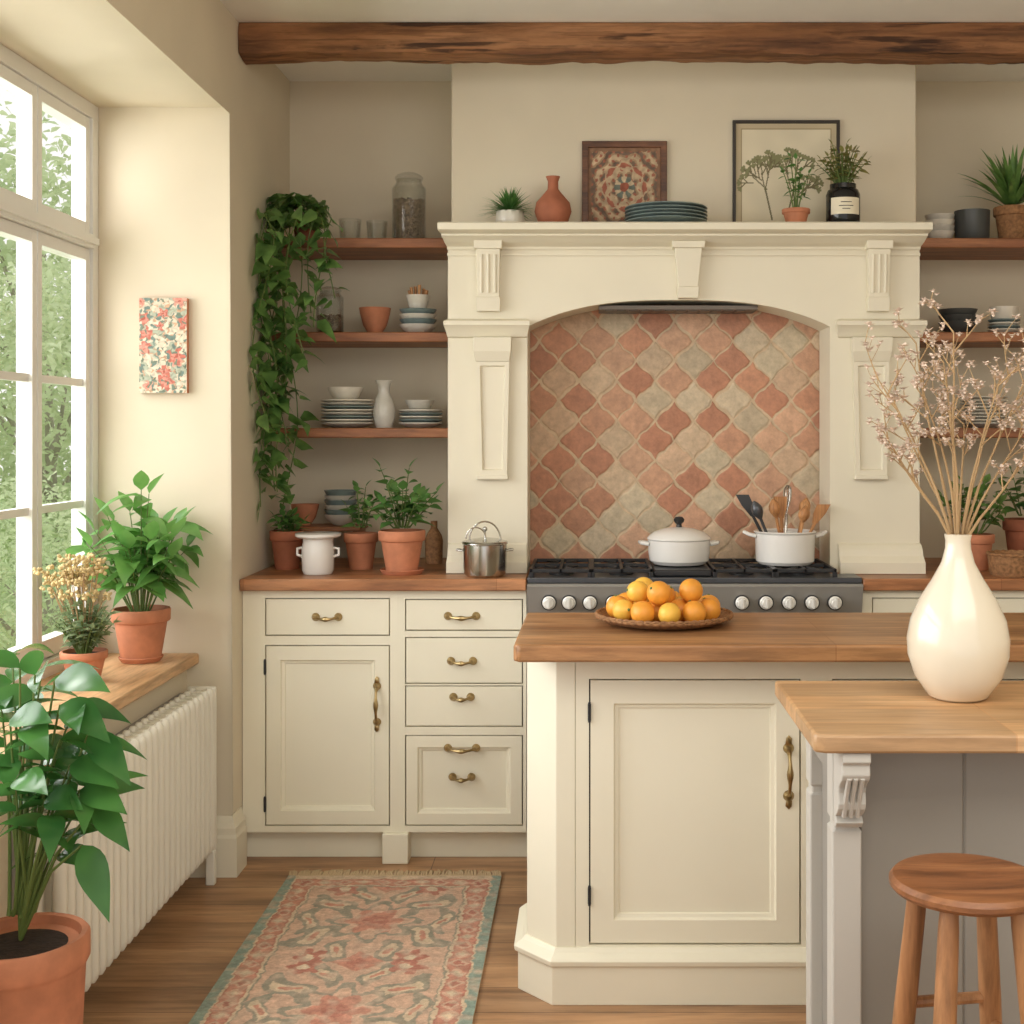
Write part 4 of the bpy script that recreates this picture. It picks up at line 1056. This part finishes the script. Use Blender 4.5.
for k,(x,y,z) in enumerate(pos):
    kind='lemon' if k%5 in (1,3) else 'orange'
    if kind not in protoF:
        root=thing(kind,'x',kind); mb=MB()
        if kind=='orange': mb.lathe([(R0*math.sin(PI*q/16),-.0302*math.cos(PI*q/16)) for q in range(17)],n=24)
        else: mb.lathe([(0,-.0308)]+[(.0280*math.sin(PI*q/16),-.0294*math.cos(PI*q/16)) for q in range(1,16)]+[(.004,.0298),(0,.0308)],n=24)
        mb.build('peel',kind,root); mb=MB(); mb.lathe([(0,.0295),(.004,.0298),(.003,.032),(0,.0325)],n=8); mb.build('stem_end','stemg',root)
        protoF[kind]=root; o=root
    else: o=copy_tree(protoF[kind])
    o.location=(FX+x,FY+y,.8855+z)
    o.rotation_euler=((k*1.3)%.9,(k*.9)%1.1,k) if kind=='orange' else (1.35,(k*.7)%.6,k*1.1)
    l=0 if k<n1 else 1
    o['label']='%s %s on the woven plate'%(['round ripe','yellow'][kind=='lemon'],kind)+[' in the bottom layer',' on top of the heap'][l]
    o['group']='%ss in layer %s of the heap'%(kind,['one','two'][l])

# ---------- vase ----------
VXX,VY_=wx(958,2.40),2.40
vs=thing('flower_vase','tall cream teardrop vase of dried blossom stems on the breakfast bar','vase',(VXX,VY_,ZN+.0005))
mb=MB(); pr=[(0,0),(.045,0),(.055,.006),(.078,.04),(.091,.08),(.0925,.11),(.086,.145),(.068,.185),(.046,.22),(.030,.25),(.0235,.275),(.0225,.29),(.025,.302),(.021,.303),(.0185,.29),(.019,.27),(.025,.25),(0,.245)]
mb.lathe(pr,n=56); mb.build('body','ceramic',vs,ang=60)
r=random.Random(23); sm=MB(); bl=MB()
def blossom(c,big=1):
    k=r.randint(4,6); a0=r.random()*6; s_=r.uniform(.0085,.0135)*big
    for e in range(k):
        a=a0+e*2*PI/k; bl.leaf(c,(math.cos(a),math.sin(a)*.8,r.uniform(.1,.9)),s_,s_*.85,.0,.3,3,.8)
    bl.ball(c,.0028,1)
def branch(p,d,L,dep,rad):
    pts=[p]; q=Vector(p); dd=Vector(d).normalized(); n=7 if dep==0 else 4
    for i in range(n):
        dd=(dd+Vector((r.uniform(-.07,.07),r.uniform(-.07,.07),r.uniform(-.02,.04)))).normalized(); q=q+dd*(L/n); pts.append(q.copy())
        if (dep==0 and i>=2) or (dep==1 and i>=1):
            w=Vector((r.uniform(-1,1),r.uniform(-.7,.7),r.uniform(-.2,.6))).normalized()
            branch(q.copy(),(dd*1.0+w*.85),(min(.09,L*r.uniform(.20,.34)) if dep==0 else L*r.uniform(.3,.6)) ,dep+1,rad*.65)
    sm.tube(pts,[rad*(1-.5*i/n) for i in range(n+1)],4)
    if dep>0: 
        blossom(q)
        if r.random()<.5: blossom(q+Vector((r.uniform(-.006,.006),r.uniform(-.006,.006),-.006)),.85)
    if dep==1 and r.random()<.7: blossom(pts[-2]+Vector((.004,0,.004)))
for (tx,ty,dy) in ((882,378,0),(908,345,.02),(938,335,-.02),(878,440,-.03),(900,405,.03),(960,360,.02),(990,385,-.02),(1015,375,.03),(1035,415,0),(1022,455,-.04),(940,410,-.05),(980,425,.05),(905,455,.04),(1040,370,.03),(925,385,-.04)):
    T=Vector((wx(tx,VY_)-VXX,dy*2,wz(ty,VY_)-ZN)); b=Vector((T.x*.04,T.y*.05,.27)); m_=Vector((T.x*.25,T.y*.25,.27+(T.z-.27)*.42))
    pts=[b*(1-t)**2+m_*2*t*(1-t)+T*t*t for t in [i/5 for i in range(6)]]
    sm.tube(pts[:3],[.003,.0028,.0026],6)
    d=(T-pts[2]); branch(pts[2],d,d.length,0,.0024)
sm.build('dried_stems','straw',vs); bl.build('blossoms','blossom',vs,norm=False)

# ================= LIGHTS =================
def area(name,loc,rot,sx,sy,e,col):
    l=bpy.data.lights.new(name,'AREA'); l.shape='RECTANGLE'; l.size=sx; l.size_y=sy; l.energy=e; l.color=col
    o=bpy.data.objects.new(name,l); C.objects.link(o); o.location=loc; o.rotation_euler=rot; return o
area('window_daylight',(-2.3,2.3,1.9),(0,-PI/2+.25,0),2.0,3.4,135,(.99,.995,1))
area('ceiling_fill_light',(.8,1.2,2.6),(math.radians(32),0,0),2.2,1.6,42,(1,.96,.90))  # fill light added under the ceiling out of view to brighten the room
s=bpy.data.lights.new('sun','SUN'); s.energy=1.5; s.angle=math.radians(20); s.color=(1,.98,.94)
so=bpy.data.objects.new('sun',s); C.objects.link(so); so.rotation_euler=(math.radians(-18),math.radians(-32),0)
w=bpy.data.worlds.new('sky'); bpy.context.scene.world=w; w.use_nodes=True
bg=w.node_tree.nodes['Background']; bg.inputs[0].default_value=(1,.985,.96,1); bg.inputs[1].default_value=1.1
# ================= CAMERA =================
cd=bpy.data.cameras.new('camera'); cam=bpy.data.objects.new('camera',cd); C.objects.link(cam)
cam.location=(0,0,H); cam.rotation_euler=(PI/2,0,0); cd.sensor_width=36; cd.lens=F/1024*36
cd.shift_x=-(VX-512)/1024; cd.shift_y=(VY-512)/1024; cd.clip_end=100
bpy.context.scene.camera=cam
bpy.context.scene.view_settings.view_transform='Standard'
